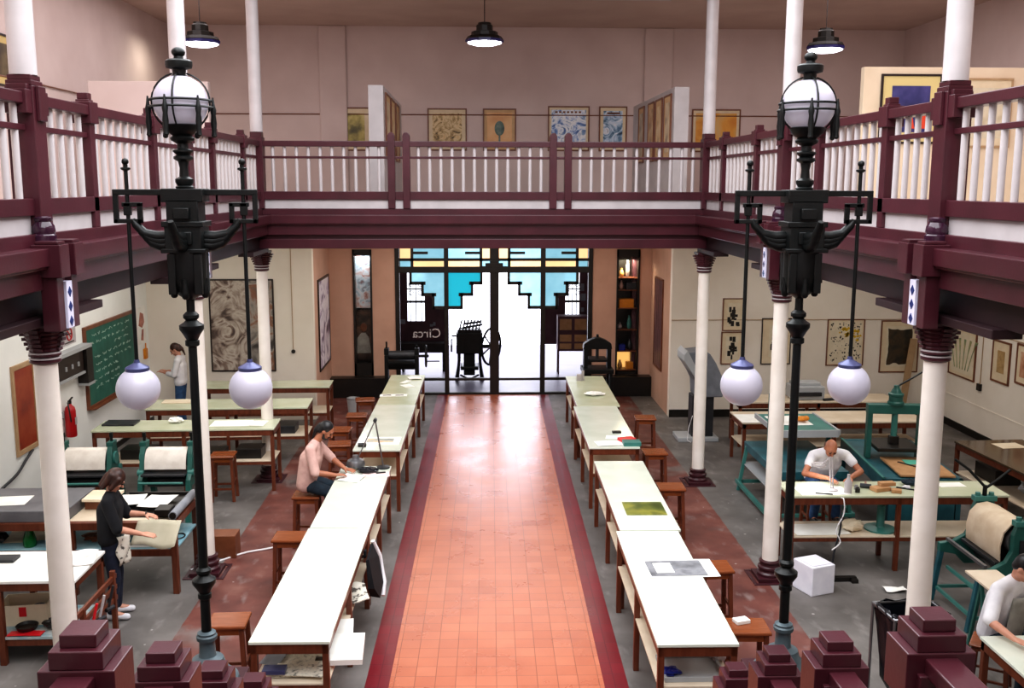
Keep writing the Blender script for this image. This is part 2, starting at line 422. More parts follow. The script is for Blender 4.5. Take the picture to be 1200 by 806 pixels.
struct('baseboard_back', MB().box(-3.43, -1.97, YR-.32, YR, 0, .45).box(2.57, 3.9, YR-.32, YR, 0, .45), 'dark')
struct('baseboard_right', MB().box(XR-.02, XR, -1.6, YB, 0, .14), 'dark')
struct('baseboard_back_right', MB().box(3.9, XR, YB-.02, YB, 0, .16), 'dark')
struct('baseboard_left', MB().box(XL, XL+.02, -1.6, YB, 0, .1), 'dark')
struct('trim_4', MB().box(XR-.012, XR, -1.6, YB, .62, .65), 'lowwall')
# ceiling of the galleries above, open to a skylight over the nave
mb = MB().box(XL, -CX, -1.6, YR, 8.2, 8.4).box(CX, XR, -1.6, YR, 8.2, 8.4).box(-CX, CX, COLY[2], YR, 8.2, 8.4)
struct('ceiling', mb, 'ceil')
mb = MB()
mb.box(-CX, CX, 18.86, 18.94, 8.14, 8.2)
struct('ceiling_moulding', mb, 'white')
mb = MB()
for k in range(9): mb.box(-CX, CX, -1.2+k*2, -1.14+k*2, 8.3, 8.4)
for x in (-1.75, 0, 1.75): mb.box(x-.03, x+.03, -1.6, COLY[2], 8.3, 8.4)
struct('window_1', mb, 'white')                       # glazing bars of the skylight
# gallery floors = ceilings of the ground floor
struct('ceiling_left', MB().box(XL, -CX+.02, 1.5, YR, 4.02, 4.33), 'ceil_low')
struct('ceiling_right', MB().box(CX-.02, XR, 1.5, YR, 4.02, 4.33), 'ceil_low')
struct('ceiling_back', MB().box(-CX, CX, COLY[2]-.02, YR, 4.02, 4.33), 'ceil_low')
prof = [(-.08, .06, 4.33, 4.43), (-.1, .21, 4.205, 4.335), (-.1, .19, 4.185, 4.21), (-.1, .14, 4.03, 4.19), (-.1, .06, 3.95, 4.04), (-.13, .11, 3.82, 3.965)]
for i, s in enumerate((-1, 1)):
    mb = MB()
    for u0, u1, z0, z1 in prof[:4]:
        a, b = sorted((s*(CX-u1), s*(CX-u0))); mb.box(a, b, 4.6, COLY[2]+(.1 if s > 0 else .6), z0, z1)
    struct('trim_%d' % (5+i), mb, 'maroon', bevel=.006)
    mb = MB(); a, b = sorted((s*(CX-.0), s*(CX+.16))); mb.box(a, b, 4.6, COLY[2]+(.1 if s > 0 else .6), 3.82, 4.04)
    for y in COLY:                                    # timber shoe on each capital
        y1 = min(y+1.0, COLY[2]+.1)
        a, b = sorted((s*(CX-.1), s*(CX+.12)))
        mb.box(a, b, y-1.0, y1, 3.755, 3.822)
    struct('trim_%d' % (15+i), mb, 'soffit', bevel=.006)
mb = MB()
for u0, u1, z0, z1 in prof: mb.box(-CX, CX, COLY[2]-u1, COLY[2]-u0, z0, z1)
struct('trim_7', mb, 'maroon', bevel=.006)
mb = MB()                                             # hanging rails along the upper walls
mb.cyl((XL, YR-.02, 6.32), (XR, YR-.02, 6.32), .012, n=6)
mb.cyl((XL+.02, 5, 6.28), (XL+.02, YR, 6.28), .012, n=6).cyl((XR-.02, 5, 6.28), (XR-.02, YR, 6.28), .012, n=6)
struct('trim_9', mb, 'frame')
mb = MB().cyl((3.9, YB-.015, 2.05), (XR, YB-.015, 2.05), .008, n=6).cyl((XR-.015, 8, 2.08), (XR-.015, YB, 2.08), .008, n=6)
struct('trim_10', mb, 'framepale')
for i, (a, b) in enumerate(((-3.53, -2.93), (3.62, 4.26))):
    struct('trim_%d' % (11+i), MB().box(a, b, YR-.07, YR, 4.33, 8.2), 'upperwall', bevel=.03)
# conduit on the ceiling
struct('trim_13', MB().tube([(0.2, 18.5, 8.17), (6.25, 17.6, 8.17)], .012, 6), 'white')

# ---------------------------------------------------------------- columns
def make_column():
    t = thing('iron_column', 'x', 'column')
    MB().box(-.25, .25, -.25, -.2, 0, .012).box(-.25, .25, .2, .25, 0, .012).box(-.25, -.2, -.2, .2, 0, .012).box(.2, .25, -.2, .2, 0, .012).box(-.18, .18, -.18, .18, 0, .05).build('plinth', 'maroon_dark', t, bevel=.004)
    MB().lathe([(.14, .04), (.155, .055), (.155, .08), (.135, .1), (.132, .12), (.145, .135), (.145, .16), (.122, .175), (.118, .2), (.13, .212), (.13, .23), (.103, .245)], n=28).build('base', 'maroon_dark', t, smooth=35)
    MB().lathe([(.099, .24), (.087, 3.44)], n=28).build('shaft', 'column', t, smooth=60)
    pr = [(.09, 3.43), (.115, 3.445), (.115, 3.46), (.1, 3.47), (.1, 3.485), (.118, 3.495), (.118, 3.51), (.105, 3.52)]
    MB().lathe(pr, n=28).build('neck_ring', 'maroon', t, smooth=35)
    for z in (3.47, 3.512): MB().lathe([(.116, z), (.116, z+.012)], n=28).build('white_ring', 'white', t, smooth=60)
    mb = MB()
    for k in range(6):
        r = .1+.005*k+.0006*k*k; z = 3.52+k*.034
        mb.lathe([(r, z), (r+.012, z+.012), (r+.015, z+.022), (r+.005, z+.034)], n=16)
    for a in range(4):                                # stepped volutes at the corners
        R = Mx.Rotation(a*PI/2, 4, 'Z')
        for k in range(5):
            mb.box(.08, .125+.015*k, -.035, .035, 3.535+.037*k, 3.56+.037*k, R)
    mb.box(-.14, .14, -.14, .14, 3.72, 3.755)
    mb.build('capital', 'maroon', t)
    return t
col = Repeat(make_column())
for s, sn in ((-1, 'left'), (1, 'right')):
    for y, yn in zip(COLY, ('nearest the camera', 'middle', 'farthest, at the corner of the back gallery')):
        x_ = s*CX
        if s < 0: x_, y = {7.62: (-3.49, 7.7), 11.59: (-3.52, 12.0), 15.58: (-3.55, 16.0)}[y]
        col('white ground floor column with maroon capital and base, %s of the three on the %s side' % (yn, sn), (x_, y, 0), 0, 'white columns carrying the gallery')
def make_upper():
    t = thing('gallery_column', 'x', 'column')
    MB().lathe([(.095, 0), (.088, 2.55)], n=28).build('shaft', 'white', t, smooth=60)
    MB().lathe([(.1, 2.55), (.13, 2.56), (.13, 2.6), (.15, 2.62)], n=24).build('capital', 'white', t, smooth=35)
    return t
ucol = Repeat(make_upper())
for s, sn in ((-1, 'left'), (1, 'right')):
    for y, yn in zip(COLY, ('nearest the camera', 'behind the lamp post', 'at the back corner')):
        ucol('slim white upper column rising from the %s gallery railing, %s' % (sn, yn), (s*CX, y, 5.58), 0, 'white columns above the gallery railing')

# ---------------------------------------------------------------- beam brackets with tile
def make_bracket():
    t = thing('beam_bracket', 'x', 'bracket')         # local +x looks out to the nave
    for a in (-.22, .052):
        MB().box(.08, .29, a, a+.168, 4.12, 4.36).box(.1, .27, a+.02, a+.148, 4.36, 4.385).build('bracket_block', 'maroon', t, bevel=.006)
    for a in (-.21, .055):
        MB().box(.12, .24, a+.02, a+.135, 3.72, 4.12).build('bracket_post', 'maroon', t, bevel=.006)
    MB().box(.1, .2, -.052, .052, 4.081, 4.3).build('bracket_web', 'maroon_dark', t)
    ti = MB().box(.12, .25, -.053, .053, 3.73, 4.08).build('tile_panel', 'ceramicwhite', t)
    mb = MB()
    for z in (3.78, 3.89, 4.0): mb.prism([(-.035, z), (0, z-.04), (.035, z), (0, z+.04)], 'x', .249, .254)
    mb.build('tile_pattern', 'tileblue', ti)
    return t
br = Repeat(make_bracket())
for s, sn in ((-1, 'left'), (1, 'right')):
    for y, yn in zip(COLY[:2], ('nearest', 'middle')):
        br('maroon beam bracket with blue and white tile above the %s %s column' % (yn, sn), (s*CX, y-.06, 0), 0 if s < 0 else PI, 'beam brackets with tiles')

# ---------------------------------------------------------------- gallery balustrades
def baluster_row(root, pts):
    b = None
    for p in pts:
        if b is None:
            b = MB().cyl((0, 0, 4.68), (0, 0, 5.375), .026, n=10).build('baluster', 'white', root, smooth=60, local=True)
            b.location = p
        else:
            c = b.copy(); C.objects.link(c); c.location = p
for s, sn in ((-1, 'left'), (1, 'right')):
    t = thing('gallery_balustrade', 'maroon gallery railing with white balusters along the %s side' % sn, 'railing', (s*CX, 4.6, 4.33), 0, 'gallery railings')
    x = s*CX; y0, y1 = 4.7, COLY[2]-.105
    MB().box(x-.065, x+.065, y0, y1, 5.365, 5.45).build('top_rail', 'maroon', t, bevel=.008)
    MB().box(x-.03, x+.03, y0, y1, 5.18, 5.225).build('middle_rail', 'maroon', t, bevel=.005)
    MB().box(x-.055, x+.055, y0, y1, 4.565, 4.69).build('lower_rail', 'maroon', t, bevel=.006)
    MB().box(x-.02, x+.02, y0, y1, 4.43, 4.566).build('base_panel', 'white', t)
    posts = [(4.75, .055), (6.3, .055), (COLY[0], .1), (8.76, .055), (10.47, .055), (COLY[1], .1), (12.81, .055), (14.5, .055)]
    for y, w in posts:
        f = s*.07
        mb = MB().box(x-w, x+w, y-w, y+w, 4.43, 5.5)
        if w > .08:
            mb.box(x-.095, x+.095, y-.095, y+.095, 5.5, 5.54).box(x-.085, x+.085, y-.085, y+.085, 5.54, 5.58)
            mb.box(x-.09, x+.09, y-.19, y+.19, 5.3, 5.47).box(x-.075, x+.075, y-.14, y+.14, 5.47, 5.51)
            a, b = sorted((x-s*.1, x-s*.13)); mb.box(a, b, y-.06, y+.06, 5.25, 5.5)
        else:
            mb.box(x-.045, x+.045, y-.045, y+.045, 5.5, 5.555).box(x-.08, x+.08, y-.09, y+.09, 5.3, 5.48)
        mb.build('newel_post', 'maroon', t, bevel=.006)
        if w > .08:
            MB().lathe([(.09, 4.34), (.09, 4.42), (.08, 4.43), (.085, 4.45), (.08, 4.49), (.06, 4.52), (.066, 4.53), (.066, 4.55), (.05, 4.56)], c=(x-s*.085, y-.05, 0), n=20).build('post_foot', 'ceramic', t, smooth=35)
    pts = []
    yy = [p[0] for p in posts]+[COLY[2]]; ww = [p[1] for p in posts]+[.1]
    for k in range(len(yy)-1):
        a = yy[k]+ww[k]; b = yy[k+1]-ww[k+1]; n = max(2, round((b-a)/.172)-1)
        for q in range(n):
            y = a+(b-a)*(q+.6)/(n+.2)
            if y > 5.6: pts.append((0, y-4.6, -4.33))
    baluster_row(t, pts)
t = thing('gallery_balustrade', 'maroon gallery railing with white balusters across the back', 'railing', (0, COLY[2], 4.33), 0, 'gallery railings')
y = COLY[2]; xx = 3.4
MB().box(-xx, xx, y-.065, y+.065, 5.365, 5.45).build('top_rail', 'maroon', t, bevel=.008)
MB().box(-xx, xx, y-.03, y+.03, 5.185, 5.222).build('middle_rail', 'maroon', t, bevel=.005)
MB().box(-xx, xx, y-.055, y+.055, 4.565, 4.69).build('lower_rail', 'maroon', t, bevel=.006)
MB().box(-xx, xx, y-.02, y+.02, 4.43, 4.566).build('base_panel', 'white', t)
for x in (-CX, CX):
    MB().box(x-.1, x+.1, y-.1, y+.1, 4.43, 5.5).box(x-.085, x+.085, y-.085, y+.085, 5.5, 5.58).build('newel_post', 'maroon', t, bevel=.006)
dp = (-1.428, -1.199, 1.055, 1.287)
for x in dp:
    MB().prism([(x-.055, 4.43), (x+.055, 4.43), (x+.055, 5.53), (x+.04, 5.56), (x+.02, 5.58), (x-.02, 5.58), (x-.04, 5.56), (x-.055, 5.53)], 'y', y-.08, y+.08).build('newel_post', 'maroon', t, bevel=.005)
pts = []
for a, b, n in ((-3.365, -1.483, 10), (-1.144, 1.0, 12), (1.342, 3.365, 11)):
    for q in range(n): pts.append((a+(b-a)*(q+.75)/(n+.5), 0, -4.33))
baluster_row(t, pts)

# ---------------------------------------------------------------- lamp posts at the foot of the stairs
def make_lamp_post():
    t = thing('lamp_post', 'x', 'lamp post')
    MB().box(-.2, .2, -.2, .2, 0, 1.32).box(-.23, .23, -.23, .23, 1.32, 1.4).box(-.23, .23, -.23, .23, 0, .12).build('pedestal', 'maroon_dark', t, bevel=.01)
    MB().lathe([(.21, 1.4), (.2, 1.44), (.16, 1.47), (.12, 1.53), (.105, 1.58), (.095, 1.585), (.06, 1.6), (.056, 1.61), (.052, 1.7), (.056, 1.715), (.068, 1.72), (.07, 1.745), (.06, 1.755), (.062, 1.768), (.04, 1.78)], n=28).build('base', 'irongreen', t, smooth=35)
    MB().lathe([(.034, 1.75), (.03, 3.0), (.026, 4.1)], n=16).build('pole', 'iron', t, smooth=60)
    for z in (2.14, 3.88):
        MB().lathe([(.03, z-.13), (.045, z-.12), (.045, z-.09), (.036, z-.085), (.055, z-.05), (.078, z-.015), (.078, z+.012), (.05, z+.03), (.036, z+.045), (.05, z+.06), (.05, z+.08), (.03, z+.1)], n=24).build('collar', 'iron', t, smooth=35)
    # carved head
    mb = MB()
    mb.box(-.13, .13, -.09, .09, 4.685, 4.77).box(-.1, .1, -.09, .09, 4.56, 4.7).box(-.13, .13, -.11, .11, 4.53, 4.565)
    mb.box(-.115, .115, -.1, .1, 4.385, 4.535).box(-.14, .14, -.11, .11, 4.365, 4.392)
    mb.lathe([(.03, 4.06), (.07, 4.09), (.1, 4.13), (.115, 4.2), (.115, 4.375)], n=20)
    for k in range(4):
        a = k*PI/2+PI/4; x, y = .115*math.cos(a), .115*math.sin(a)
        mb.box(x-.025, x+.025, y-.02, y+.02, 4.1, 4.36)
    mb.box(-.05, .05, -.125, .125, 4.58, 4.65).box(-.06, .06, -.12, .12, 4.42, 4.5)
    mb.build('head_block', 'iron', t, smooth=30, bevel=.005)
    for a in range(4):
        R = Mx.Rotation(a*PI/2, 4, 'Z'); mb = MB()
        for k in range(3):                            # curled leaf crest in three lobes
            z = 4.41+.03*k; L = .17+.035*k
            pts = [R @ V((.1, 0, z)), R @ V((.1+L*.35, 0, z-.005)), R @ V((.1+L*.7, 0, z+.015)), R @ V((.1+L*.92, 0, z+.05+.01*k)), R @ V((.1+L, 0, z+.075+.015*k))]
            mb.tube(pts, [.034, .036, .032, .026, .018], 8)
        mb.build('leaf_crest', 'iron', t, smooth=60)
        mb = MB(); p = R @ V((.1, .0, 0))
        mb.lathe([(.012, 4.07), (.022, 4.08), (.026, 4.11), (.018, 4.16), (.022, 4.2)], c=(p.x, p.y, 0), n=12)
        mb.build('claw_drop', 'iron', t, smooth=40)
    # arms: a bar each side ending in a square key
    for s in (-1, 1):
        mb = MB()
        def b(x0, x1, z0, z1):
            a, c = sorted((s*x0, s*x1)); mb.box(a, c, -.016, .016, z0, z1)
        b(.08, .455, 4.727, 4.765); b(.425, .455, 4.55, 4.74); b(.275, .455, 4.55, 4.578); b(.275, .305, 4.55, 4.68); b(.275, .4, 4.655, 4.683); b(.345, .39, 4.6, 4.68)
        mb.build('key_arm', 'iron', t, bevel=.004)
        r = MB().cyl((s*.366, 0, 3.64), (s*.366, 0, 4.9), .0125, n=10).build('hanging_rod', 'iron', t, smooth=60)
        MB().lathe([(.012, 4.88), (.03, 4.89), (.03, 4.9), (.014, 4.905), (.014, 4.92)], c=(s*.366, 0, 0), n=14).sph((s*.366, 0, 4.938), .022, n=12, m=8).build('finial', 'iron', r, smooth=40)
        g = MB().sph((s*.366, 0, 3.472), .14, n=32, m=20).build('hanging_globe', 'globe', t, smooth=True)
        MB().lathe([(.073, 3.588), (.076, 3.596), (.076, 3.612), (.07, 3.617), (.045, 3.63), (.02, 3.645), (.016, 3.665)], c=(s*.366, 0, 0), n=24).build('globe_cap', 'capblue', g, smooth=35)
    MB().lathe([(.05, 4.765), (.058, 4.78), (.045, 4.79), (.056, 4.81), (.056, 4.83), (.03, 4.845), (.026, 4.9), (.034, 4.94), (.06, 4.955), (.06, 4.97), (.04, 4.98), (.062, 5.0), (.062, 5.01), (.036, 5.02), (.034, 5.05), (.07, 5.07), (.075, 5.085), (.06, 5.1), (.1, 5.13), (.115, 5.165), (.1, 5.17)], n=24).build('stem', 'iron', t, smooth=35)
    MB().sph((0, 0, 5.305), .168, n=36, m=24).build('top_globe', 'globe', t, smooth=True)
    mb = MB()
    for z in (5.275, 5.318):
        rr = .19 if z < 5.3 else .183
        mb.tube([(rr*math.cos(k*PI/18), rr*math.sin(k*PI/18), z) for k in range(36)], .008, 6, True)
    for k in range(4):
        a = PI/4*0+k*PI/2
        mb.tube([(.182*math.sin(q)*math.cos(a), .182*math.sin(q)*math.sin(a), 5.305+.182*math.cos(q)) for q in [.25+.2*i for i in range(12)]], .006, 6)
    mb.build('cage', 'iron', t, smooth=50)
    for k in range(6):
        a = k*PI/3+.3; x, y = .195*math.cos(a), .195*math.sin(a)
        MB().lathe([(.008, 5.09), (.018, 5.1), (.014, 5.13), (.02, 5.18), (.015, 5.23), (.02, 5.26), (.012, 5.29), (.005, 5.34)], c=(x, y, 0), n=10).build('candle_drop', 'iron', t, smooth=50)
    MB().lathe([(.1, 5.435), (.06, 5.46), (.04, 5.475), (.042, 5.505), (.078, 5.515), (.082, 5.53), (.082, 5.555), (.07, 5.565), (.03, 5.572), (.028, 5.585)], n=24).sph((0, 0, 5.61), (.042, .042, .032), n=16, m=10).build('crown', 'iron', t, smooth=40)
    return t
lp = Repeat(make_lamp_post())
lp('black iron lamp post with three opal globes on the left of the aisle', (-2.025, 6.5, 0), 0, 'lamp posts')
lp('black iron lamp post with three opal globes on the right of the aisle', (1.975, 6.5, 0), 0, 'lamp posts')

# ---------------------------------------------------------------- the stair the camera looks down
mb = MB()
n = 18
for k in range(n):
    y1 = 7.05-.3*k; mb.box(-1.5, 1.5, 1.2, y1, .172*k if k else 0, .172*(k+1))
struct('trim_14', mb, 'maroon_dark')
for s, sn, ys, zs, x in ((-1, 'left', (3.44, 4.30, 5.08, 5.99), (3.222, 2.727, 2.24, 1.70), -1.6), (1, 'right', (3.614, 4.577, 5.48, 6.315), (3.148, 2.594, 2.08, 1.551), 1.6)):
    t = thing('stair_balustrade', 'maroon stair railing with stepped newel posts at the bottom %s of the view' % sn, 'railing', (x, 5, 0), 0, 'stair railings')
    ys = (2.5,)+ys; zs = (3.75,)+zs
    for y, z in zip(ys[1:], zs[1:]):
        fl = max(0, .56*(7.1-y)-.3)
        mb = MB().box(x-.065, x+.065, y-.065, y+.065, z-.05, z).box(x-.095, x+.095, y-.095, y+.095, z-.12, z-.05).box(x-.135, x+.135, y-.1, y+.1, z-.33, z-.12).box(x-.095, x+.095, y-.13, y+.09, z-.45, z-.2)
        mb.box(x-.09, x+.09, y-.09, y+.09, fl, z-.3)
        mb.build('newel_post', 'maroon', t, bevel=.005)
    for k in range(4):
        a = V((x, ys[k]+(.1 if k else -.6), zs[k+1]-.175)); b = V((x, ys[k+1]-.05, zs[k+1]-.175))
        MB().beam(a, b, .13, .07).build('handrail', 'maroon', t, bevel=.006)
        MB().beam(a-V((0, 0, .55)), b-V((0, 0, .55)), .08, .06).build('lower_rail', 'maroon', t, bevel=.006)
        m_ = 4
        for q in range(m_):
            p = a.lerp(b, (q+1)/(m_+1)); MB().cyl(p-V((0, 0, .55)), p-V((0, 0, .02)), .025, n=10).build('baluster', 'maroon_dark', t, smooth=60)

# ---------------------------------------------------------------- glazed screen and doors at the end of the aisle
t = bpy.data.objects.new('door_1', None); C.objects.link(t); t.location = (.3, YR, 0); MW[t] = Mx.Translation(t.location); t['kind'] = 'structure'
y = YR+.02
XS = [(-1.95, -1.85), (-.84, -.74), (.2, .41), (1.36, 1.47), (2.45, 2.55)]
mb = MB()
for a, b in XS: mb.box(a, b, y-.05, y+.08, 0, 3.75)
mb.box(-1.95, 2.55, y-.045, y+.07, 2.82, 2.96).box(-1.95, 2.55, y-.045, y+.07, 3.66, 3.75).box(-1.95, 2.55, y-.045, y+.07, 0, .05).box(-1.95, 2.55, y-.04, y+.06, .33, .385)
mb.build('door_frame', 'dark', t, bevel=.005)
mb = MB()
mb.box(-1.85, 2.45, y-.03, y+.03, 3.085, 3.15)
for x in (-1.56, -.79, .0, .306, .64, 1.415, 2.19): mb.box(x-.032, x+.032, y-.03, y+.03, 2.95, 3.7)
mb.build('transom_bar', 'dark', t)
MB().box(.02, .6, y-.09, y+.02, 2.83, 2.97).box(.1, .5, y-.09, y+.02, 2.97, 3.04).box(.2, .4, y-.09, y+.02, 3.04, 3.1).build('stepped_crest', 'dark', t, bevel=.004)
def pane(x0, x1, z0, z1, m): MB().box(x0, x1, y-.004, y+.004, z0, z1).build('pane', m, t)
bx = [-1.85, -1.56, -.79, .0, .306, .64, 1.415, 2.19, 2.45]
for k in range(8):
    a, b = bx[k]+.02, bx[k+1]-.02
    end = k in (0, 7); mid = k in (3, 4)
    pane(a, b, 2.96, 3.1, 'blueglass' if end or mid else 'amber')
    pane(a, b, 3.14, 3.66, 'amber' if end or mid else 'blueglass')
for x0, x1, s in ((-1.54, -1.2, 1), (-.02, -.36, 1), (.66, 1.0, 1), (2.17, 1.83, 1)):
    a, b = sorted((x0, x1)); MB().box(a, b, y-.03, y+.03, 3.24, 3.3).build('transom_step', 'dark', t)
def steps(xs, x_from, m, zs=(2.62, 2.36, 2.06)):
    """a stepped corner of coloured glass hanging from the transom beside x_from"""
    gl = MB(); ld = MB()
    for x, z, zn in zip(xs, zs, list(zs[1:])+[None]): pass
    prev = x_from
    seq = list(zip(xs, zs))                            # widest step first (shallowest)
    d = 1 if xs[0] > x_from else -1
    inner = x_from
    for k in range(2, -1, -1):
        xo, z = seq[k]; a, b = sorted((inner, xo))
        gl.box(a, b, y-.004, y+.004, z, 2.83)
        ld.box(a-.04, b+.04, y-.03, y+.03, z-.075, z)
        zt = seq[k-1][1] if k else 2.83
        c, e = sorted((xo-d*.0, xo+d*.06)); ld.box(c, e, y-.03, y+.03, z-.075, zt)
        inner = xo
    gl.build('stepped_glass', m, t); ld.build('stepped_lead', 'dark', t)
steps((-.02, -.23, -.47), -.74, 'cyan')
steps((-1.57, -1.3, -1.06), -.84, 'blueglass')
steps((.66, .9, 1.12), 1.36, 'blueglass')
steps((2.17, 1.93, 1.7), 1.47, 'blueglass')
# mirrored lettering on the street side of the left pane
cu = bpy.data.curves.new('glass_lettering', 'FONT'); cu.body = 'Circa'; cu.size = .3; cu.extrude = .002
o = bpy.data.objects.new('tmp', cu); C.objects.link(o); bpy.context.view_layer.update()
me = bpy.data.meshes.new_from_object(o.evaluated_get(bpy.context.evaluated_depsgraph_get())); bpy.data.objects.remove(o)
lo = bpy.data.objects.new('glass_lettering', me); C.objects.link(lo); me.materials.clear(); me.materials.append(M['white'])
lo.parent = t; lo.location = (-.92-.3, .035, 1.33); lo.rotation_euler = (PI/2, 0, PI)

# vestibule beyond the glass
VY = 29.8
struct('wall_vestibule_back', MB().box(-3.2, 3.7, VY, VY+.2, 0, 4.4), 'daywall')
struct('wall_vestibule_left', MB().box(-3.2, -3.0, YR+.2, VY, 0, 4.4), 'vestwall')
struct('wall_vestibule_right', MB().box(3.5, 3.7, YR+.2, VY, 0, 4.4), 'vestwall')
struct('ceiling_vestibule', MB().box(-3.2, 3.7, YR+.2, VY+.2, 4.4, 4.5), 'ceil_low')
def side_screen(name, x0, x1, win, z0):
    o = MB().box(x0, win[0], 26.0, 26.12, z0, 4.4).box(win[1], x1, 26.0, 26.12, z0, 4.4).box(win[0], win[1], 26.0, 26.12, z0, 1.25).box(win[0], win[1], 26.0, 26.12, 2.75, 4.4).build(name, 'vestwall'); o['kind'] = 'structure'
    MB().box(win[0], win[1], 26.05, 26.07, 1.25, 2.75).build('window_pane', 'windowglow', o)
    g = MB(); xm = (win[0]+win[1])/2
    for x in (win[0]+.08, xm, win[1]-.08): g.cyl((x, 26.0, 1.25), (x, 26.0, 2.75), .012, n=6)
    for z in (1.75, 1.78, 2.1): g.box(win[0], win[1], 25.985, 26.01, z-.015, z+.015)
    for z in (2.0, 2.22):
        for x in (xm-.12, xm+.12): g.tube([(x+.06*math.cos(q*PI/6), 25.99, z+.06*math.sin(q*PI/6)) for q in range(12)], .01, 5, True)
    g.build('window_grille', 'dark', o)
    q = MB(); rnd = random.Random(int(x1*10))
    for k in range(9):
        x = rnd.choice([rnd.uniform(x0+.1, win[0]-.15), rnd.uniform(win[1]+.05, min(x1, 2.8)-.15)] if win[0]-x0 > .4 else [rnd.uniform(win[1]+.05, x1-.2)]); z = rnd.uniform(1.0, 2.2); q.box(x, x+rnd.uniform(.06, .15), 25.985, 26.0, z, z+rnd.uniform(.06, .2))
    q.build('pinned_notice', 'seatgrey', o)
side_screen('wall_vestibule_screen_left', -3.0, -.82, (-1.9, -1.45), .62)
side_screen('wall_vestibule_screen_right', 1.62, 3.5, (2.25, 2.62), .62)

# ---------------------------------------------------------------- work tables
def work_table(label, cx, cy, lx, ly, h, rz=0, top='top', legs=2, shelf=.55, group=None, leg=.055, along='y', skip_shelf=False, wood='wood', topt=.028):
    t = thing('work_table', label, 'table', (cx, cy, 0), rz, group)
    hx, hy = lx/2, ly/2
    MB().box(-hx, hx, -hy, hy, h-topt, h).build('tabletop', top, t, bevel=.004, local=True)
    a = .09; i = .012
    MB().box(-hx+i, hx-i, -hy+i, -hy+i+.025, h-topt-a, h-topt).box(-hx+i, hx-i, hy-i-.025, hy-i, h-topt-a, h-topt).box(-hx+i, -hx+i+.025, -hy+i, hy-i, h-topt-a, h-topt).box(hx-i-.025, hx-i, -hy+i, hy-i, h-topt-a, h-topt).build('apron', wood, t, bevel=.003, local=True)
    ends = [k/(legs-1) for k in range(legs)]
    for e in ends:
        for s in (-1, 1):
            if along == 'y': x, y = s*(hx-leg/2-i), -hy+leg/2+i+(ly-leg-2*i)*e
            else: x, y = -hx+leg/2+i+(lx-leg-2*i)*e, s*(hy-leg/2-i)
            MB().box(x-leg/2, x+leg/2, y-leg/2, y+leg/2, 0, h-topt).build('leg', wood, t, bevel=.004, local=True)
    if not skip_shelf:
        MB().box(-hx+.02, hx-.02, -hy+.02, hy-.02, shelf-.02, shelf).build('shelf', 'shelf', t, bevel=.003, local=True)
        MB().box(-hx+.03, hx-.03, -hy+.025, -hy+.05, shelf-.07, shelf-.02).box(-hx+.03, hx-.03, hy-.05, hy-.025, shelf-.07, shelf-.02).build('shelf_rail', wood, t, local=True)
    return t
GL = 'long work tables left of the aisle'; GR = 'long work tables right of the aisle'
H = .95
for lab, c, w, y0, y1, g in (
    ('white-topped work table nearest the camera in the left row by the aisle', -1.745, .69, 8.04, 10.89, GL),
    ('white-topped work table where the man in pink sits, left row', -1.69, .68, 10.915, 13.40, GL),
    ('pale glass-topped work table with the framed print, third in the left row', -1.585, .70, 14.25, 17.28, GL),
    ('farthest pale green-topped table in the left row, near the iron roller press', -1.54, .69, 17.31, 20.08, GL),
    ('white-topped work table nearest the camera in the right row by the aisle', 1.735, .70, 7.87, 10.68, GR),
    ('white-topped work table with the dark green plate on it, right row', 1.83, .69, 10.705, 13.55, GR),
    ('pale glass-topped table with the red and blue boxes, third in the right row', 1.93, .76, 14.28, 17.06, GR),
    ('farthest pale green-topped table in the right row, near the iron book press', 2.045, .76, 17.09, 19.86, GR)):
    far = y0 > 17
    work_table(lab, c, (y0+y1)/2, w, y1-y0, H, -SK, 'topgreen' if far else 'top', 3, .56, g)
GB = 'bench tables along the left wall'
work_table('pale-topped bench table across the left bay, nearest of three', -4.72, 15.62, 2.8, .68, 1.02, .03, 'topgreen', 3, .5, GB, along='x')
work_table('pale-topped bench table across the left bay, middle of three', -4.43, 17.25, 2.75, .76, 1.0, .03, 'topgreen', 3, .5, GB, along='x')
work_table('pale-topped bench table across the left bay, farthest, near the back wall', -4.15, 18.98, 2.45, .66, 1.0, .02, 'topgreen', 3, .5, GB, along='x')
r1 = work_table("pale-topped work bench where the bald man works", 5.12, 12.03, 2.75, .62, .99, -.02, 'topgreen', 3, .46, along='x')
work_table('buff-topped table behind the green screen press', 5.98, 16.72, 3.2, .85, .82, 0, 'shelf', 3, .4, along='x')
work_table('narrow wooden bench against the back wall at right with the printer on it', 6.2, 18.1, 3.0, .7, .85, 0, 'shelf', 3, .4, along='x')
work_table('brown wooden table with a dark glass top by the right wall', 7.82, 13.6, 1.1, 2.1, .92, .06, mat('brown_glass_top', '#4a3d30', .12, col2='#5c4c3b', scale=2, spec=.6), 2, .45, None)
work_table('small white-topped table at the lower right corner by the seated woman', 4.95, 7.72, 1.15, 1.15, .78, 0, 'top', 2, .3, None, skip_shelf=True)

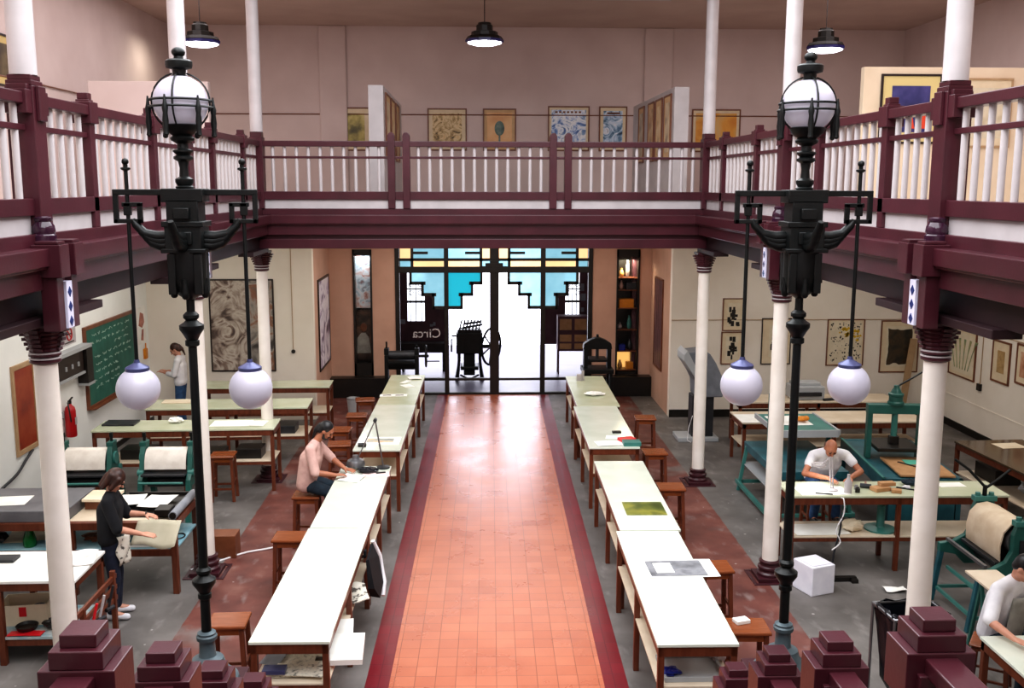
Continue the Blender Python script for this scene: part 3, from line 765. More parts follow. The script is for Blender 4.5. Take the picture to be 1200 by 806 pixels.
# near left: paint table
t = thing('work_table', 'white-topped paint table at the lower left with jars underneath', 'table', (-5.4, 10, 0))
MB().box(-6.7, -4.16, 9.57, 10.4, .87, .9).build('tabletop', 'paper', t, bevel=.004)
MB().box(-6.68, -4.18, 9.585, 9.61, .79, .87).box(-6.68, -4.18, 10.36, 10.385, .79, .87).box(-4.205, -4.18, 9.6, 10.37, .79, .87).box(-6.68, -6.655, 9.6, 10.37, .79, .87).build('apron', 'wood', t)
for x in (-6.65, -4.93, -4.21):
    for y in (9.615, 10.355): MB().box(x-.03, x+.03, y-.03, y+.03, 0, .87).build('leg', 'wood', t, bevel=.004)
MB().box(-6.65, -4.22, 9.6, 10.37, .27, .3).build('shelf', mat('painted_shelf', '#6f9aa8', .6, col2='#c9c4bc', scale=5), t, bevel=.003)
MB().box(-6.65, -4.22, 9.61, 9.635, .2, .27).build('shelf_rail', 'wood', t)

# left: print bench with a heavy bed plate
t = thing('print_bench', 'wooden print bench with a grey bed plate where the woman in black stands', 'bench', (-5.1, 11.8, 0))
MB().box(-6.7, -3.68, 11.32, 11.4, .8, .89).box(-6.7, -3.68, 12.22, 12.3, .8, .89).box(-3.76, -3.68, 11.4, 12.22, .8, .89).box(-6.7, -6.62, 11.4, 12.22, .8, .89).build('frame', 'wood', t, bevel=.004)
for x in (-6.66, -4.9, -3.715):
    for y in (11.36, 12.26): MB().box(x-.035, x+.035, y-.035, y+.035, 0, .8).build('leg', 'wood', t, bevel=.004)
MB().box(-6.66, -3.7, 11.36, 12.26, .53, .555).build('shelf', mat('blue_shelf', '#7fb0bf', .6, col2='#a9c8d0', scale=4), t, bevel=.003)
MB().box(-6.66, -3.7, 11.33, 11.36, .47, .55).build('shelf_rail', 'wood', t)
MB().box(-6.68, -4.95, 11.36, 12.27, .89, 1.03).build('bed_plate', 'slab', t, bevel=.01)
MB().box(-4.95, -3.76, 11.4, 12.22, .86, .889).build('bench_board', 'shelf', t)
MB().box(-4.52, -3.78, 11.5, 12.27, .89, .93).box(-4.52, -3.78, 12.24, 12.27, .93, .97).build('black_tray', 'dark', t, bevel=.004)

# ---------------------------------------------------------------- stools
def make_stool():
    t = thing('wooden_stool', 'x', 'stool')
    h = .72
    MB().box(-.185, .185, -.17, .17, h-.035, h).build('seat', 'woodtop', t, bevel=.012)
    MB().box(-.15, .15, -.14, -.12, h-.1, h-.035).box(-.15, .15, .12, .14, h-.1, h-.035).box(-.155, -.135, -.13, .13, h-.1, h-.035).box(.135, .155, -.13, .13, h-.1, h-.035).build('apron', 'woodtop', t)
    for a in (-1, 1):
        for b in (-1, 1):
            MB().beam((a*.165, b*.15, 0), (a*.14, b*.125, h-.035), .045, .045).build('leg', 'wood', t, bevel=.004)
    for a in (-1, 1):
        MB().beam((-.155, a*.142, .2), (.155, a*.142, .2), .022, .03).build('stretcher', 'wood', t)
        MB().beam((a*.157, -.142, .3), (a*.157, .142, .3), .022, .03).build('stretcher', 'wood', t)
    return t
st = Repeat(make_stool())
GS = 'square wooden stools'
for lab, x, y, rz in (
    ('orange wooden stool nearest the camera on the left, seat shining', -2.52, 9.02, .03),
    ('orange wooden stool halfway along the nearest left table', -2.36, 11.3, -.02),
    ('wooden stool under the man in the pink shirt', -2.42, 12.95, .0),
    ('wooden stool just beyond the seated man in pink, left row', -2.33, 15.55, .1),
    ('second wooden stool beyond the seated man in pink, left row', -2.44, 16.5, -.05),
    ('third wooden stool beyond the seated man in pink, left row', -2.28, 17.55, .04),
    ('farthest wooden stool of the left row, near the black plinth', -2.27, 18.85, .12),
    ('wooden stool standing alone at the bench table in the left bay', -4.02, 14.95, .05),
    ('farthest wooden stool of the right row, left of the grey sloping machine', 2.87, 17.2, -.06),
    ('wooden stool by the red and blue boxes, right row', 2.62, 14.9, .02),
    ('wooden stool beside the dark green plate table, right row', 2.52, 13.1, -.03),
    ('wooden stool beside the large grey print, right row', 2.42, 10.2, .02),
    ('wooden stool nearest the camera on the right with a small white block on it', 2.38, 8.72, -.04)):
    st(lab, (x, y, 0), rz, GS, (1, 1, .98) if 'under the man' in lab else None)

# ---------------------------------------------------------------- left bay: two blanket presses
def make_blanket_press():
    t = thing('etching_press', 'x', 'printing press')
    for s in (-1, 1):
        x = s*.33
        pts = [(-.42, 0), (-.34, 0), (-.2, .62), (.2, .62), (.34, 0), (.42, 0), (.28, .72), (.2, .8), (.13, 1.06), (.07, 1.2), (-.07, 1.2), (-.13, 1.06), (-.2, .8), (-.28, .72)]
        f = MB().prism(pts, 'x', x-.035, x+.035).box(x-.045, x+.045, -.09, .09, 1.16, 1.22).build('side_frame', 'green', t, bevel=.006)
        mb = MB().cyl((x-s*.05, .0, .98), (x+s*.06, .0, .98), .09, n=18).cyl((x-s*.02, .16, .8), (x+s*.06, .16, .8), .05, n=14).cyl((x-s*.02, -.16, .8), (x+s*.06, -.16, .8), .05, n=14)
        mb.build('bearing', 'teal', f, smooth=40)
        MB().cyl((x, 0, 1.2), (x, 0, 1.3), .02, n=10).box(x-.022, x+.022, -.022, .022, 1.28, 1.34).build('pressure_screw', 'iron', t, smooth=40)
        MB().beam((x, -.36, .08), (x, .36, .08), .04, .05).build('foot_rail', 'teal', t)
    MB().cyl((-.3, 0, .98), (.3, 0, .98), .12, n=28).build('upper_roller', 'steel', t, smooth=40)
    MB().cyl((-.3, 0, .64), (.3, 0, .64), .09, n=24).build('lower_roller', 'darksteel', t, smooth=40)
    MB().box(-.3, .3, -.34, .34, .785, .815).build('press_bed', 'darksteel', t, bevel=.004)
    MB().cyl((-.3, -.42, .72), (.3, -.42, .72), .018, n=10).cyl((-.3, .42, .72), (.3, .42, .72), .018, n=10).cyl((-.3, -.3, .3), (.3, -.3, .3), .015, n=8).build('tie_rod', 'teal', t, smooth=50)
    # felt blanket thrown over the roller, hanging in front
    prof = [(.16, .9), (.15, 1.0), (.1, 1.09), (.02, 1.125), (-.08, 1.11), (-.15, 1.05), (-.19, .96), (-.21, .86)]
    inn = [(a*.93, b-.012) for a, b in prof][::-1]
    MB().prism(prof+inn, 'x', -.285, .285).build('felt_blanket', 'feltwhite', t, smooth=30)
    return t
bp_ = Repeat(make_blanket_press())
bp_('green etching press with a white felt blanket, behind the left lamp post', (-4.5, 13.85, 0), 0, 'green blanket presses on the left')
bp_('green etching press with a cream felt blanket, left of its twin near the wall', (-5.62, 13.85, 0), .02, 'green blanket presses on the left')

# ---------------------------------------------------------------- right bay presses
# big etching press with the buff blanket, right foreground
t = thing('etching_press', 'large green etching press with a buff felt blanket at the right edge', 'printing press', (5.75, 10.4, 0))
for y in (10.0, 10.88):
    x = 5.72
    pts = [(x-.5, .7), (x-.34, .72), (x-.2, .8), (x-.14, .92), (x-.14, 1.1), (x-.1, 1.22), (x+.1, 1.22), (x+.14, 1.1), (x+.14, .92), (x+.2, .8), (x+.34, .72), (x+.5, .7), (x+.5, .6), (x+.3, .56), (x+.2, .45), (x-.2, .45), (x-.3, .56), (x-.5, .6)]
    f = MB().prism(pts, 'y', y-.035, y+.035).build('side_frame', 'green', t, bevel=.008)
    MB().box(x-.13, x+.13, y-.05, y+.05, 1.2, 1.26).cyl((x-.08, y, 1.24), (x-.08, y, 1.3), .03, n=12).cyl((x+.08, y, 1.24), (x+.08, y, 1.3), .03, n=12).build('frame_cap', 'teal', f, bevel=.004)
    MB().box(x-.07, x+.07, y-.055, y-.03, .9, 1.05).build('bearing_block', 'darksteel', f)
    MB().cyl((x, y, 1.22), (x, y, 1.38), .025, n=12).build('pressure_screw', 'iron', t, smooth=50)
    for s in (-1, 1):
        MB().beam((x+s*.46, y, .64), (x+s*.55, y, 0), .055, .06).build('leg', 'bluegreen', t, bevel=.006)
    MB().beam((x-.5, y, .16), (x+.5, y, .16), .03, .035).build('cross_rail', 'teal', t)
for s in (-1, 1):
    for z, q in ((.16, .5), (.4, .38)):
        MB().beam((5.72+s*q, 10.0, z), (5.72+s*q, 10.88, z), .03, .035).build('side_rail', 'teal', t)
MB().beam((5.32, 10.0, .74), (5.32, 10.88, .74), .035, .035).build('tie_rod', 'steel', t)
MB().cyl((5.72, 10.04, 1.0), (5.72, 10.84, 1.0), .16, n=32).build('upper_roller', 'steel', t, smooth=40)
MB().cyl((5.72, 10.04, .62), (5.72, 10.84, .62), .1, n=28).build('lower_roller', 'darksteel', t, smooth=40)
MB().box(5.45, 6.5, 10.06, 10.82, .735, .77).build('press_bed', 'darksteel', t, bevel=.004)
prof = [(5.5, .78), (5.49, .95), (5.52, 1.1), (5.6, 1.19), (5.72, 1.21), (5.84, 1.17), (5.9, 1.05), (5.92, .8)]
inn = [(5.72+(a-5.72)*.94, b-.012) for a, b in prof][::-1]
MB().prism(prof+inn, 'y', 10.07, 10.81).build('felt_blanket', 'felt', t, smooth=70)
MB().tube([(5.72, 10.88, 1.36), (5.55, 10.95, 1.55), (5.4, 11.0, 1.66)], .016, 8).build('handle', 'iron', t, smooth=50)
MB().tube([(5.72, 10.88, 1.34), (5.9, 10.9, 1.46), (6.02, 10.92, 1.55)], .016, 8).build('handle', 'iron', t, smooth=50)
single('drawing_board', MB().box(4.96, 5.3, 9.2, 9.75, .79, .815), 'shelf', 'cream drawing board propped beside the woman at lower right', 'board', bevel=.004)
t = thing('board_stand', 'thin green trestle under the cream drawing board', 'trestle', (5.13, 9.47, 0))
for x in (5.0, 5.26):
    MB().beam((x, 9.3, 0), (x, 9.47, .788), .03, .03).beam((x, 9.65, 0), (x, 9.47, .788), .03, .03).build('trestle_leg', 'green', t)
MB().box(4.98, 5.28, 9.45, 9.49, .76, .789).build('cross_rail', 'green', t)

# gantry press
t = thing('gantry_press', 'green screw press with a square gantry behind the work bench', 'printing press', (6.06, 14.2, 0))
R = Mx.Translation((6.1, 14.2, 0)) @ Mx.Rotation(-.1, 4, 'Z')
def rb(mb, x0, x1, y0, y1, z0, z1): return mb.box(x0, x1, y0, y1, z0, z1, R)
mb = MB(); rb(mb, -.5, .6, -1.1, -1.04, .6, .78); rb(mb, -.5, .6, 1.04, 1.1, .6, .78); rb(mb, -.5, -.44, -1.1, 1.1, .6, .78); rb(mb, .54, .6, -1.1, 1.1, .6, .78); rb(mb, -.44, .54, -1.04, 1.04, .72, .77)
mb.build('bed_frame', 'bluegreen', t, bevel=.005)
mb = MB(); rb(mb, -.505, -.47, -1.1, 1.1, .775, .795); mb.build('bed_edge', 'teal', t)
for x in (-.46, .56):
    for y in (-1.05, 1.05):
        mb = MB(); rb(mb, x-.035, x+.035, y-.035, y+.035, 0, .6); mb.build('leg', 'bluegreen', t)
mb = MB(); rb(mb, -.4, .5, -1.12, -.7, .12, .6); mb.build('cabinet', 'bluegreen', t, bevel=.006)
for x in (-.4, .34):
    mb = MB(); rb(mb, x-.035, x+.035, -.06, .06, .78, 1.58); mb.build('gantry_post', 'green', t, bevel=.006)
mb = MB(); rb(mb, -.44, .38, -.07, .07, 1.46, 1.6); mb.build('gantry_beam', 'green', t, bevel=.006)
c = R @ V((-.03, 0, 0))
MB().lathe([(.12, 1.6), (.12, 1.63), (.1, 1.65), (.1, 1.72), (.11, 1.73), (.11, 1.76), (.08, 1.77), (.06, 1.82), (.04, 1.85), (.04, 1.88)], c=(c.x, c.y, 0), n=24).build('screw_housing', 'green', t, smooth=35)
MB().cyl((c.x, c.y, 1.0), (c.x, c.y, 1.47), .045, n=16).build('screw', 'teal', t, smooth=50)
MB().tube([(c.x, c.y, 1.86), (c.x+.25, c.y+.05, 1.98), (c.x+.42, c.y+.08, 2.07)], .014, 8).build('handle', 'iron', t, smooth=50)
mb = MB(); rb(mb, -.34, .28, -.3, .35, .94, 1.0); mb.build('platen', 'dark', t, bevel=.01)
mb = MB(); rb(mb, -.1, .04, -.05, .05, 1.0, 1.12); mb.build('platen_socket', 'dark', t, bevel=.01)
single('brown_board', MB().box(-.3, .45, -.85, .1, .0, .025, Mx.Rotation(-.1, 4, 'Z')).add([], []), 'kraft', 'brown board lying on the bed of the green gantry press', 'board') .location = (6.17, 13.6, .797)
single('mint_card', MB().sheet(-.15, .2, -.12, .12, 0, .004, rz=-.1), mat('mint_card', '#5fb8a0', .7), 'mint green card lying on the brown board', 'card').location = (6.25, 13.78, .824)
t2 = thing('ink_knife', 'long steel rule with a red handle on the brown board', 'tool', (6.2, 13.55, .824))
MB().beam((5.98, 13.8, .83), (6.2, 13.45, .83), .03, .008).build('blade', 'darksteel', t2)
MB().beam((6.2, 13.45, .835), (6.27, 13.35, .835), .035, .02).build('handle', 'redplastic', t2, bevel=.004)
# screen press behind the bald man
t = thing('screen_press', 'blue-green screen printing press with shelves behind the bald man', 'printing press', (4.65, 14.4, 0))
x0, x1, y0, y1 = 4.02, 5.25, 13.5, 15.25
for x in (x0, x1):
    MB().box(x-.025, x+.025, y0, y1, .1, .16).build('base_rail', 'teal', t, bevel=.004)
    for y in (y0+.1, y1-.1):
        MB().beam((x, y, 0), (x+(.12 if x == x0 else -.12), y, .72), .05, .05).build('leg', 'teal', t, bevel=.004)
for y in (y0+.03, y1-.03): MB().box(x0, x1, y-.025, y+.025, .1, .15).build('base_rail', 'teal', t, bevel=.004)
MB().box(x0+.08, x1-.08, y0, y1, .42, .44).build('lower_shelf', 'lightgrey', t, bevel=.003)
MB().box(x0+.1, x1-.1, y0+.0, y1, .66, .78).build('deck', 'bluegreen', t, bevel=.006)
for x in (4.5, 5.25):
    for y in (14.65, 15.6):
        if y < 15.3: MB().box(x-.03, x+.03, y-.03, y+.03, .78, 1.08).build('post', 'green', t, bevel=.004)
MB().box(4.38, 4.44, 14.85, 14.92, .78, 1.62).build('tall_post', 'green', t, bevel=.004)
MB().box(4.42, 5.36, 14.52, 15.7, 1.07, 1.11).build('tray', 'teal', t, bevel=.004)
MB().box(4.42, 5.36, 14.5, 14.53, 1.02, 1.13).box(4.4, 4.43, 14.5, 15.7, 1.05, 1.13).box(5.35, 5.38, 14.5, 15.7, 1.05, 1.13).build('tray_lip', 'lightgrey', t)
single('paper_sheet', MB().sheet(4.5, 5.1, 14.9, 15.5, 1.112, .004, amp=.01, seed=3), 'paper', 'white sheet on the raised tray behind the bald man', 'paper')
single('orange_cloth', MB().sph((4.98, 15.1, 1.172), (.1, .08, .04), n=14, m=8).sph((5.03, 15.05, 1.19), (.05, .06, .04), n=12, m=8), 'orange', 'crumpled orange cloth on the raised tray', 'cloth', smooth=True)
single('loose_board', MB().box(4.22, 4.66, 13.72, 14.3, .442, .46), 'paper', 'white board on the lower shelf of the screen press', 'board')

# grey machine against the back wall
t = thing('copy_camera', 'grey sloping reprographic machine on a pillar by the back wall at right', 'machine', (4.1, 18.4, 0))
MB().prism([(3.76, 1.7), (4.12, 1.74), (4.24, 1.68), (4.36, 1.5), (4.5, 1.2), (4.53, 1.1), (4.5, .86), (4.0, .86), (3.98, 1.15), (3.76, 1.6)], 'y', 18.15, 18.7).build('body', 'greymach', t, bevel=.02)
MB().prism([(3.74, 1.68), (3.8, 1.76), (4.02, 1.34), (3.98, 1.2), (3.74, 1.56)], 'y', 18.1, 18.75).build('slanted_cover', 'lightgrey', t, bevel=.008)
MB().box(3.95, 4.36, 18.25, 18.6, .08, .87).build('pillar', 'darksteel', t, bevel=.01)
MB().box(3.68, 4.45, 18.15, 18.7, 0, .08).build('foot', 'lightgrey', t, bevel=.01)
MB().tube([(3.95, 18.2, .5), (3.86, 18.1, .3), (3.84, 18.1, .05), (3.9, 18.05, .02)], .008, 6).build('flex', 'rope', t)
# printer on the back bench
t = thing('printer', 'grey boxy printer on the bench against the back wall', 'printer', (6.1, 18.1, .852))
MB().box(5.75, 6.35, 17.9, 18.35, .852, 1.1).build('body', 'lightgrey', t, bevel=.015)
MB().box(5.82, 6.28, 17.85, 17.9, .93, 1.0).build('paper_slot', 'darksteel', t)
MB().box(5.8, 6.3, 18.0, 18.3, 1.1, 1.16).build('lid', 'lightgrey', t, bevel=.01)
single('steel_bar', MB().beam((6.3, 17.82, .875), (7.0, 18.0, .875), .05, .04), 'darksteel', 'long dark bar lying on the back bench beside the printer', 'bar')
single('wooden_plank', MB().beam((8.72, 19.95, 0.01), (8.98, 20.13, 1.65), .14, .03), 'framepale', 'wooden plank leaning on the back wall behind the gantry press', 'plank')

# magnifier lamp + white box + bag
t = thing('waste_bag_holder', 'black rubbish bag hung in a wheeled steel frame behind the right newel post', 'rubbish bag', (3.88, 8.6, 0), .1)
for x in (-.28, .28):
    for y in (-.2, .2): MB().cyl((x, y, .03), (x, y, .9), .014, n=10).build('frame_leg', 'steel', t, smooth=60, local=True)
MB().tube([(-.28, -.2, .9), (.28, -.2, .9), (.28, .2, .9), (-.28, .2, .9)], .018, 10, True).build('frame_ring', 'steel', t, smooth=60, local=True)
mb = MB(); vs = []; n_ = 28
for k, (z, sc) in enumerate(((.93, 1.0), (.91, 1.1), (.86, 1.06), (.7, .98), (.45, .92), (.2, .8), (.08, .55))):
    for q in range(n_):
        a = 2*PI*q/n_; cx_ = max(-1, min(1, 1.35*math.cos(a))); cy_ = max(-1, min(1, 1.35*math.sin(a)))
        w = 1+.05*math.sin(q*3.7+k*2)
        vs.append((.26*cx_*sc*w, .18*cy_*sc*w, z+.015*math.sin(q*2.3)*(k < 2)))
fs = [(k*n_+q, k*n_+(q+1) % n_, (k+1)*n_+(q+1) % n_, (k+1)*n_+q) for k in range(6) for q in range(n_)]+[tuple(6*n_+q for q in range(n_))]
mb.add(vs, fs).build('bag', 'bag', t, smooth=80, local=True)
t = thing('white_box', 'white metal box standing on the floor in front of the work bench', 'box', (3.88, 11.2, 0), .35)
MB().box(-.165, .165, -.18, .18, .0, .36).build('body', 'boxwhite', t, bevel=.012, local=True)
MB().box(-.14, .14, -.15, .15, .36, .372).build('lid', 'boxwhite', t, bevel=.004, local=True)
single('floor_bar', MB().box(4.12, 4.5, 11.42, 11.48, 0, .06).box(4.42, 4.5, 11.36, 11.42, 0, .05), 'dark', 'black metal bar on the floor beside the white box', 'bar', bevel=.004)
single('paper_scrap', MB().sheet(4.72, 4.98, 11.05, 11.2, .004, .003, amp=.05, seed=5), 'paper', 'crumpled white paper scrap on the concrete floor', 'paper')

# ---------------------------------------------------------------- pictures
def picture(label, cx, cy, zc, w, h, rz, pm, fm='frame', mm='matte', fw=.03, mw=.12, name='framed_picture', group=None, cat='picture', glazed=False, mark=None):
    """local -y faces the room"""
    t = thing(name, label, cat, (cx, cy, zc-h/2), rz, group)
    a, b = w/2, h
    MB().box(-a, a, -.03, 0, 0, fw).box(-a, a, -.03, 0, b-fw, b).box(-a, -a+fw, -.03, 0, fw, b-fw).box(a-fw, a, -.03, 0, fw, b-fw).build('frame', fm, t, bevel=.003, local=True)
    MB().box(-a+fw, a-fw, -.016, -.002, fw, b-fw).build('mount', mm, t, local=True)
    if pm is not None:
        p = MB().box(-a+fw+mw, a-fw-mw, -.02, -.014, fw+mw, b-fw-mw).build('print', pm, t, local=True)
        if mark: mark(p, -a+fw+mw, a-fw-mw, fw+mw, b-fw-mw)
    return t
yb = YR
picture('print of a dark yellow landscape, leftmost on the upper back wall', -2.775, yb, 6.0, .69, .94, 0, art('landscape_print', ['#2e2a1a', '#6e6636', '#b8a860', '#d8c890'], 'noise', 3.2), mw=.1, mm='matte')
picture('print with thin black branching lines on cream, upper back wall', -.74, yb, 6.0, .87, .92, 0, art('branch_print', ['#33302a', '#b79a6c', '#e0cba4', '#d6b684'], 'noise', 5, .6, 2.5), mw=.08)
def vase_mark(p, x0, x1, z0, z1):
    c = (x0+x1)/2; MB().sph((c, -.024, (z0+z1)/2+.03), (.11, .004, .16)).box(c-.02, c+.02, -.025, -.02, z0+.08, z0+.24).build('dark_shape', art('dark_shape', ['#2c3a34', '#4e6458', '#7c8478'], 'noise', 9), p, local=True)
picture('print with a dark green oval form on tan, upper back wall', .42, yb, 6.0, .74, .92, 0, art('tan_print', ['#c88a4c', '#d9a56c', '#e2bd8c'], 'noise', 2), mw=.06, mm='matte2', mark=vase_mark)
def band_mark(p, x0, x1, z0, z1):
    mb = MB()
    for k in range(7): mb.box(x0+.08+k*(x1-x0-.16)/7, x0+.08+k*(x1-x0-.16)/7+.055, -.024, -.02, z1-.07, z1-.03)
    mb.build('line_of_lettering', 'frame', p, local=True)
picture('wide blue and white print with a dark line along its top, upper back wall', 1.96, yb, 6.03, .93, .98, 0, art('harbour_print', ['#2c4a86', '#6f8fc4', '#d4dcea', '#f0f0f2', '#8aa4c4', '#4a68a0'], 'noise', 3.5, .4, 2.5, 5), mw=.05, mm='matte', mark=band_mark)
picture('narrow blue and grey print next to the wide blue one, upper back wall', 2.95, yb, 6.03, .63, .98, 0, art('quay_print', ['#2b3a4e', '#5c7f9e', '#b8cce0', '#e4e4ea', '#6c7c8c'], 'noise', 3.5, .4, 2, 4), mw=.07, mm='matte', mark=band_mark)
picture('orange print behind the right corner column, upper back wall', 5.27, yb, 6.0, 1.1, .94, 0, art('orange_print', ['#c8761c', '#e0a040', '#d8b070', '#b9a478'], 'noise', 1.6, .4, 1), mw=.06, mm='matte')
# hanging panels standing on the back gallery, with pictures on their inner faces
for s, x0, x1, sn in ((1, -1.91, -1.66, 'left'), (-1, 3.2, 3.45, 'right')):
    t = thing('display_panel', 'white free-standing display panel on the back gallery, %s one' % sn, 'display panel', ((x0+x1)/2, 19, 4.33), 0, 'white display panels on the back gallery')
    MB().box(x0, x1, 17, 21.3, 4.36, 6.42).build('panel', 'white', t, bevel=.006)
    MB().box(x0+.02, x1-.02, 17.2, 21.1, 4.331, 4.36).build('foot', 'framedark', t)
    for k, y in enumerate((17.75, 18.85, 19.95) if s > 0 else (17.5, 18.3, 19.1, 20.2)):
        picture('%s framed print on the inner face of the %s display panel' % (('nearest', 'second', 'third', 'farthest')[k], sn), x1 if s > 0 else x0, y, 5.78, .9 if s > 0 else .62, 1.1, PI/2 if s > 0 else -PI/2, art('panel_print_%s%d' % (sn, k), [['#3a3430', '#c8b090', '#e0d0b4'], ['#8a6a42', '#d0b080', '#e4d4b8'], ['#584838', '#b0885c', '#dcc8a4'], ['#383838', '#a89880', '#d8c8b0']][k], 'noise', 4), mw=.1, fm='frame', mm='matte2', group='prints on the display panels')
t = thing('display_panel', 'long cream display panel on the right gallery with two pictures', 'display panel', (7.3, 14.05, 4.33))
MB().box(5.24, 9.4, 14.0, 14.12, 4.36, 6.42).build('panel', mat('cream_panel', '#e6d3ba', .8, col2='#dcc8ae', scale=2), t, bevel=.006)
MB().box(5.3, 9.3, 14.02, 14.1, 4.331, 4.36).build('foot', 'framedark', t)
def red_mark(p, x0, x1, z0, z1):
    mb = MB()
    for k, (x, z, r) in enumerate(((.12, .1, .05), (.2, .14, .045), (.02, .05, .05))): mb.prism([(x-r, z0+.05), (x+r, z0+.05), (x+r*.4, z0+.05+z+.1), (x-r*.2, z0+.05+z+.14)], 'y', -.024, -.02)
    mb.build('red_figures', mat('vermilion', '#d8482c', .5), p, local=True)
picture('dark framed print with red shapes on deep blue, on the right gallery panel', 5.91, 14.0, 5.85, .86, .95, 0, art('night_print', ['#26244a', '#38386e', '#54508a'], 'noise', 3), fm='framedark', mw=.13, mm=mat('yellow_mount', '#d9c68c', .8), mark=red_mark)
picture('pale framed print half hidden by the nearest right upper column', 6.95, 14.0, 5.8, .8, .95, 0, art('pale_print', ['#b8a88c', '#d8ccb4', '#c4c0b0'], 'noise', 4), fm='framepale', mw=.1)
t = thing('display_panel', 'low pinkish display panel on the left gallery behind the lamp globe', 'display panel', (-5.2, 16.05, 4.33))
MB().box(-6.1, -4.27, 16.0, 16.14, 4.36, 6.36).build('panel', 'upperwall', t, bevel=.006)
MB().box(-6.0, -4.37, 16.02, 16.12, 4.331, 4.36).build('foot', 'framedark', t)
picture('yellowish framed picture at the top left edge on the left gallery wall', XL, 14.5, 6.5, .84, .72, PI/2, art('dim_print', ['#2b2620', '#5a4c38', '#8a7a58'], 'noise', 3), fm='framedark', mw=.1, mm=mat('ochre_mount', '#c8b078', .8))

# ground floor pictures
def swirl(p, x0, x1, z0, z1):
    MB().box((x0+x1)/2+.1, x1, -.024, -.02, z0, z1).build('grey_half', art('grey_half', ['#403a36', '#77706a', '#a59c92', '#8c5e46', '#6a625a'], 'noise', 2.4, .5, 1.5), p, local=True)
picture('tall brown swirling painting with a grey right half on the left back wall', -4.86, YB, 1.965, 1.3, 1.89, 0, art('swirl_painting', ['#2c2220', '#6a5850', '#a8988c', '#c8beb2', '#8a7468', '#3c3030'], 'noise', 1.9, .5, 2.2, 7), fm='framedark', mw=0, mm='framedark', mark=swirl, name='painting', cat='painting')
picture('tall black, white and violet canvas on the side of the left recess', -3.43, 21.6, 1.85, 1.55, 1.95, PI/2, art('violet_canvas', ['#1b1a22', '#8c7c9c', '#e9e4f0', '#f6f4fa', '#b8a8c8', '#3a3048'], 'noise', 1.6, .4, 1.5, 5), fm='framedark', mw=0, fw=.05, name='painting', cat='painting')
picture('tall dark and pink striped canvas on the side of the right recess', 3.9, 21.55, 1.8, .95, 2.0, -PI/2, art('pink_canvas', ['#241c22', '#5c3440', '#c89aa0', '#3a2c34'], 'wave', 1.4, .4, 5, 3), fm='frame', mw=0, fw=.04, name='painting', cat='painting')
def ink(sc=3.0, seed=0):
    def f(p, x0, x1, z0, z1):
        rnd = random.Random(seed); mb = MB(); cx, cz = (x0+x1)/2, (z0+z1)/2; w, h = x1-x0, z1-z0
        for k in range(16):
            x = cx+rnd.gauss(0, w*.2); z = cz+rnd.gauss(0, h*.2); a = w*rnd.uniform(.05, .15); b = h*rnd.uniform(.03, .12)
            x = min(max(x, x0+a), x1-a); z = min(max(z, z0+b), z1-b)
            mb.box(x-a, x+a, -.023-.0001*k, -.0195, z-b, z+b)
        mb.build('ink_blocks', 'dark', p, local=True)
    return f
paperart = mat('print_paper', '#e4d9c2', .8, col2='#dacdb4')
picture('upper small ink print of the stacked pair on the right back wall', 5.19, YB, 2.16, .46, .68, 0, paperart, mw=.08, mm='matte', mark=ink(seed=3), fw=.02)
picture('lower small ink print of the stacked pair on the right back wall', 5.18, YB, 1.46, .46, .68, 0, paperart, mw=.08, mm='matte', mark=ink(seed=5), fw=.02)
picture('dark framed ink print behind the middle right column', 6.1, YB, 1.6, .62, .97, 0, paperart, fm='framedark', mw=.14, mm='matte', mark=ink(seed=9), fw=.02)
def dots(p, x0, x1, z0, z1):
    rnd = random.Random(4); mb = MB(); my = MB()
    for k in range(130):
        x = rnd.uniform(x0+.02, x1-.02); z = rnd.uniform(z0+.02, z1-.02); r = rnd.uniform(.006, .022)
        mb.prism([(x-r, z), (x, z-r*1.3), (x+r, z), (x, z+r*.8)], 'y', -.0225, -.0195)
    for k in range(22):
        x = (x0+x1)/2+rnd.gauss(.06, .12); z = z0+(z1-z0)*.72+rnd.gauss(0, .05); r = rnd.uniform(.02, .05)
        x = min(max(x, x0+r), x1-r); my.prism([(x-r, z), (x, z-r*.6), (x+r, z), (x, z+r)], 'y', -.0235, -.02)
    mb.build('ink_specks', 'dark', p, local=True); my.build('yellow_marks', mat('yellow_ink', '#d0a818', .6), p, local=True)
picture('print of scattered black specks with a yellow burst, right back wall', 7.56, YB, 1.57, .79, .98, 0, paperart, mw=.03, mm='matte', mark=dots, fw=.022)
def blob(p, x0, x1, z0, z1):
    rnd = random.Random(2); c = ((x0+x1)/2, (z0+z1)/2); P = []
    a, b = (x1-x0)/2*.92, (z1-z0)/2*.92
    for side, n in (((-1, -1, 1, -1), 8), ((1, -1, 1, 1), 9), ((1, 1, -1, 1), 8), ((-1, 1, -1, -1), 9)):
        for k in range(n):
            f = k/n; u = side[0]+(side[2]-side[0])*f; v = side[1]+(side[3]-side[1])*f; j = rnd.uniform(.88, 1)
            P.append((c[0]+a*u*j, c[1]+b*v*j))
    MB().prism(P, 'y', -.024, -.02).build('black_block', art('black_block', ['#181512', '#2e2a22', '#4a3a28', '#20201c'], 'noise', 5), p, local=True)
picture('print of one ragged dark block on cream, right back wall', 8.71, YB, 1.48, .82, 1.1, 0, paperart, mw=.1, mm='matte', mark=blob, fw=.025)
def stems(p, x0, x1, z0, z1):
    mb = MB()
    for k in range(6):
        x = x0+(x1-x0)*(.2+.12*k); mb.tube([(x, -.022, z0+.08), (x+.05*(k-2.5), -.022, (z0+z1)/2), (x+.11*(k-2.5), -.022, z1-.12)], [.012, .01, .03], 6)
    mb.build('green_stems', mat('sage_ink', '#7c9070', .7, col2='#b0a878', scale=9), p, local=True)
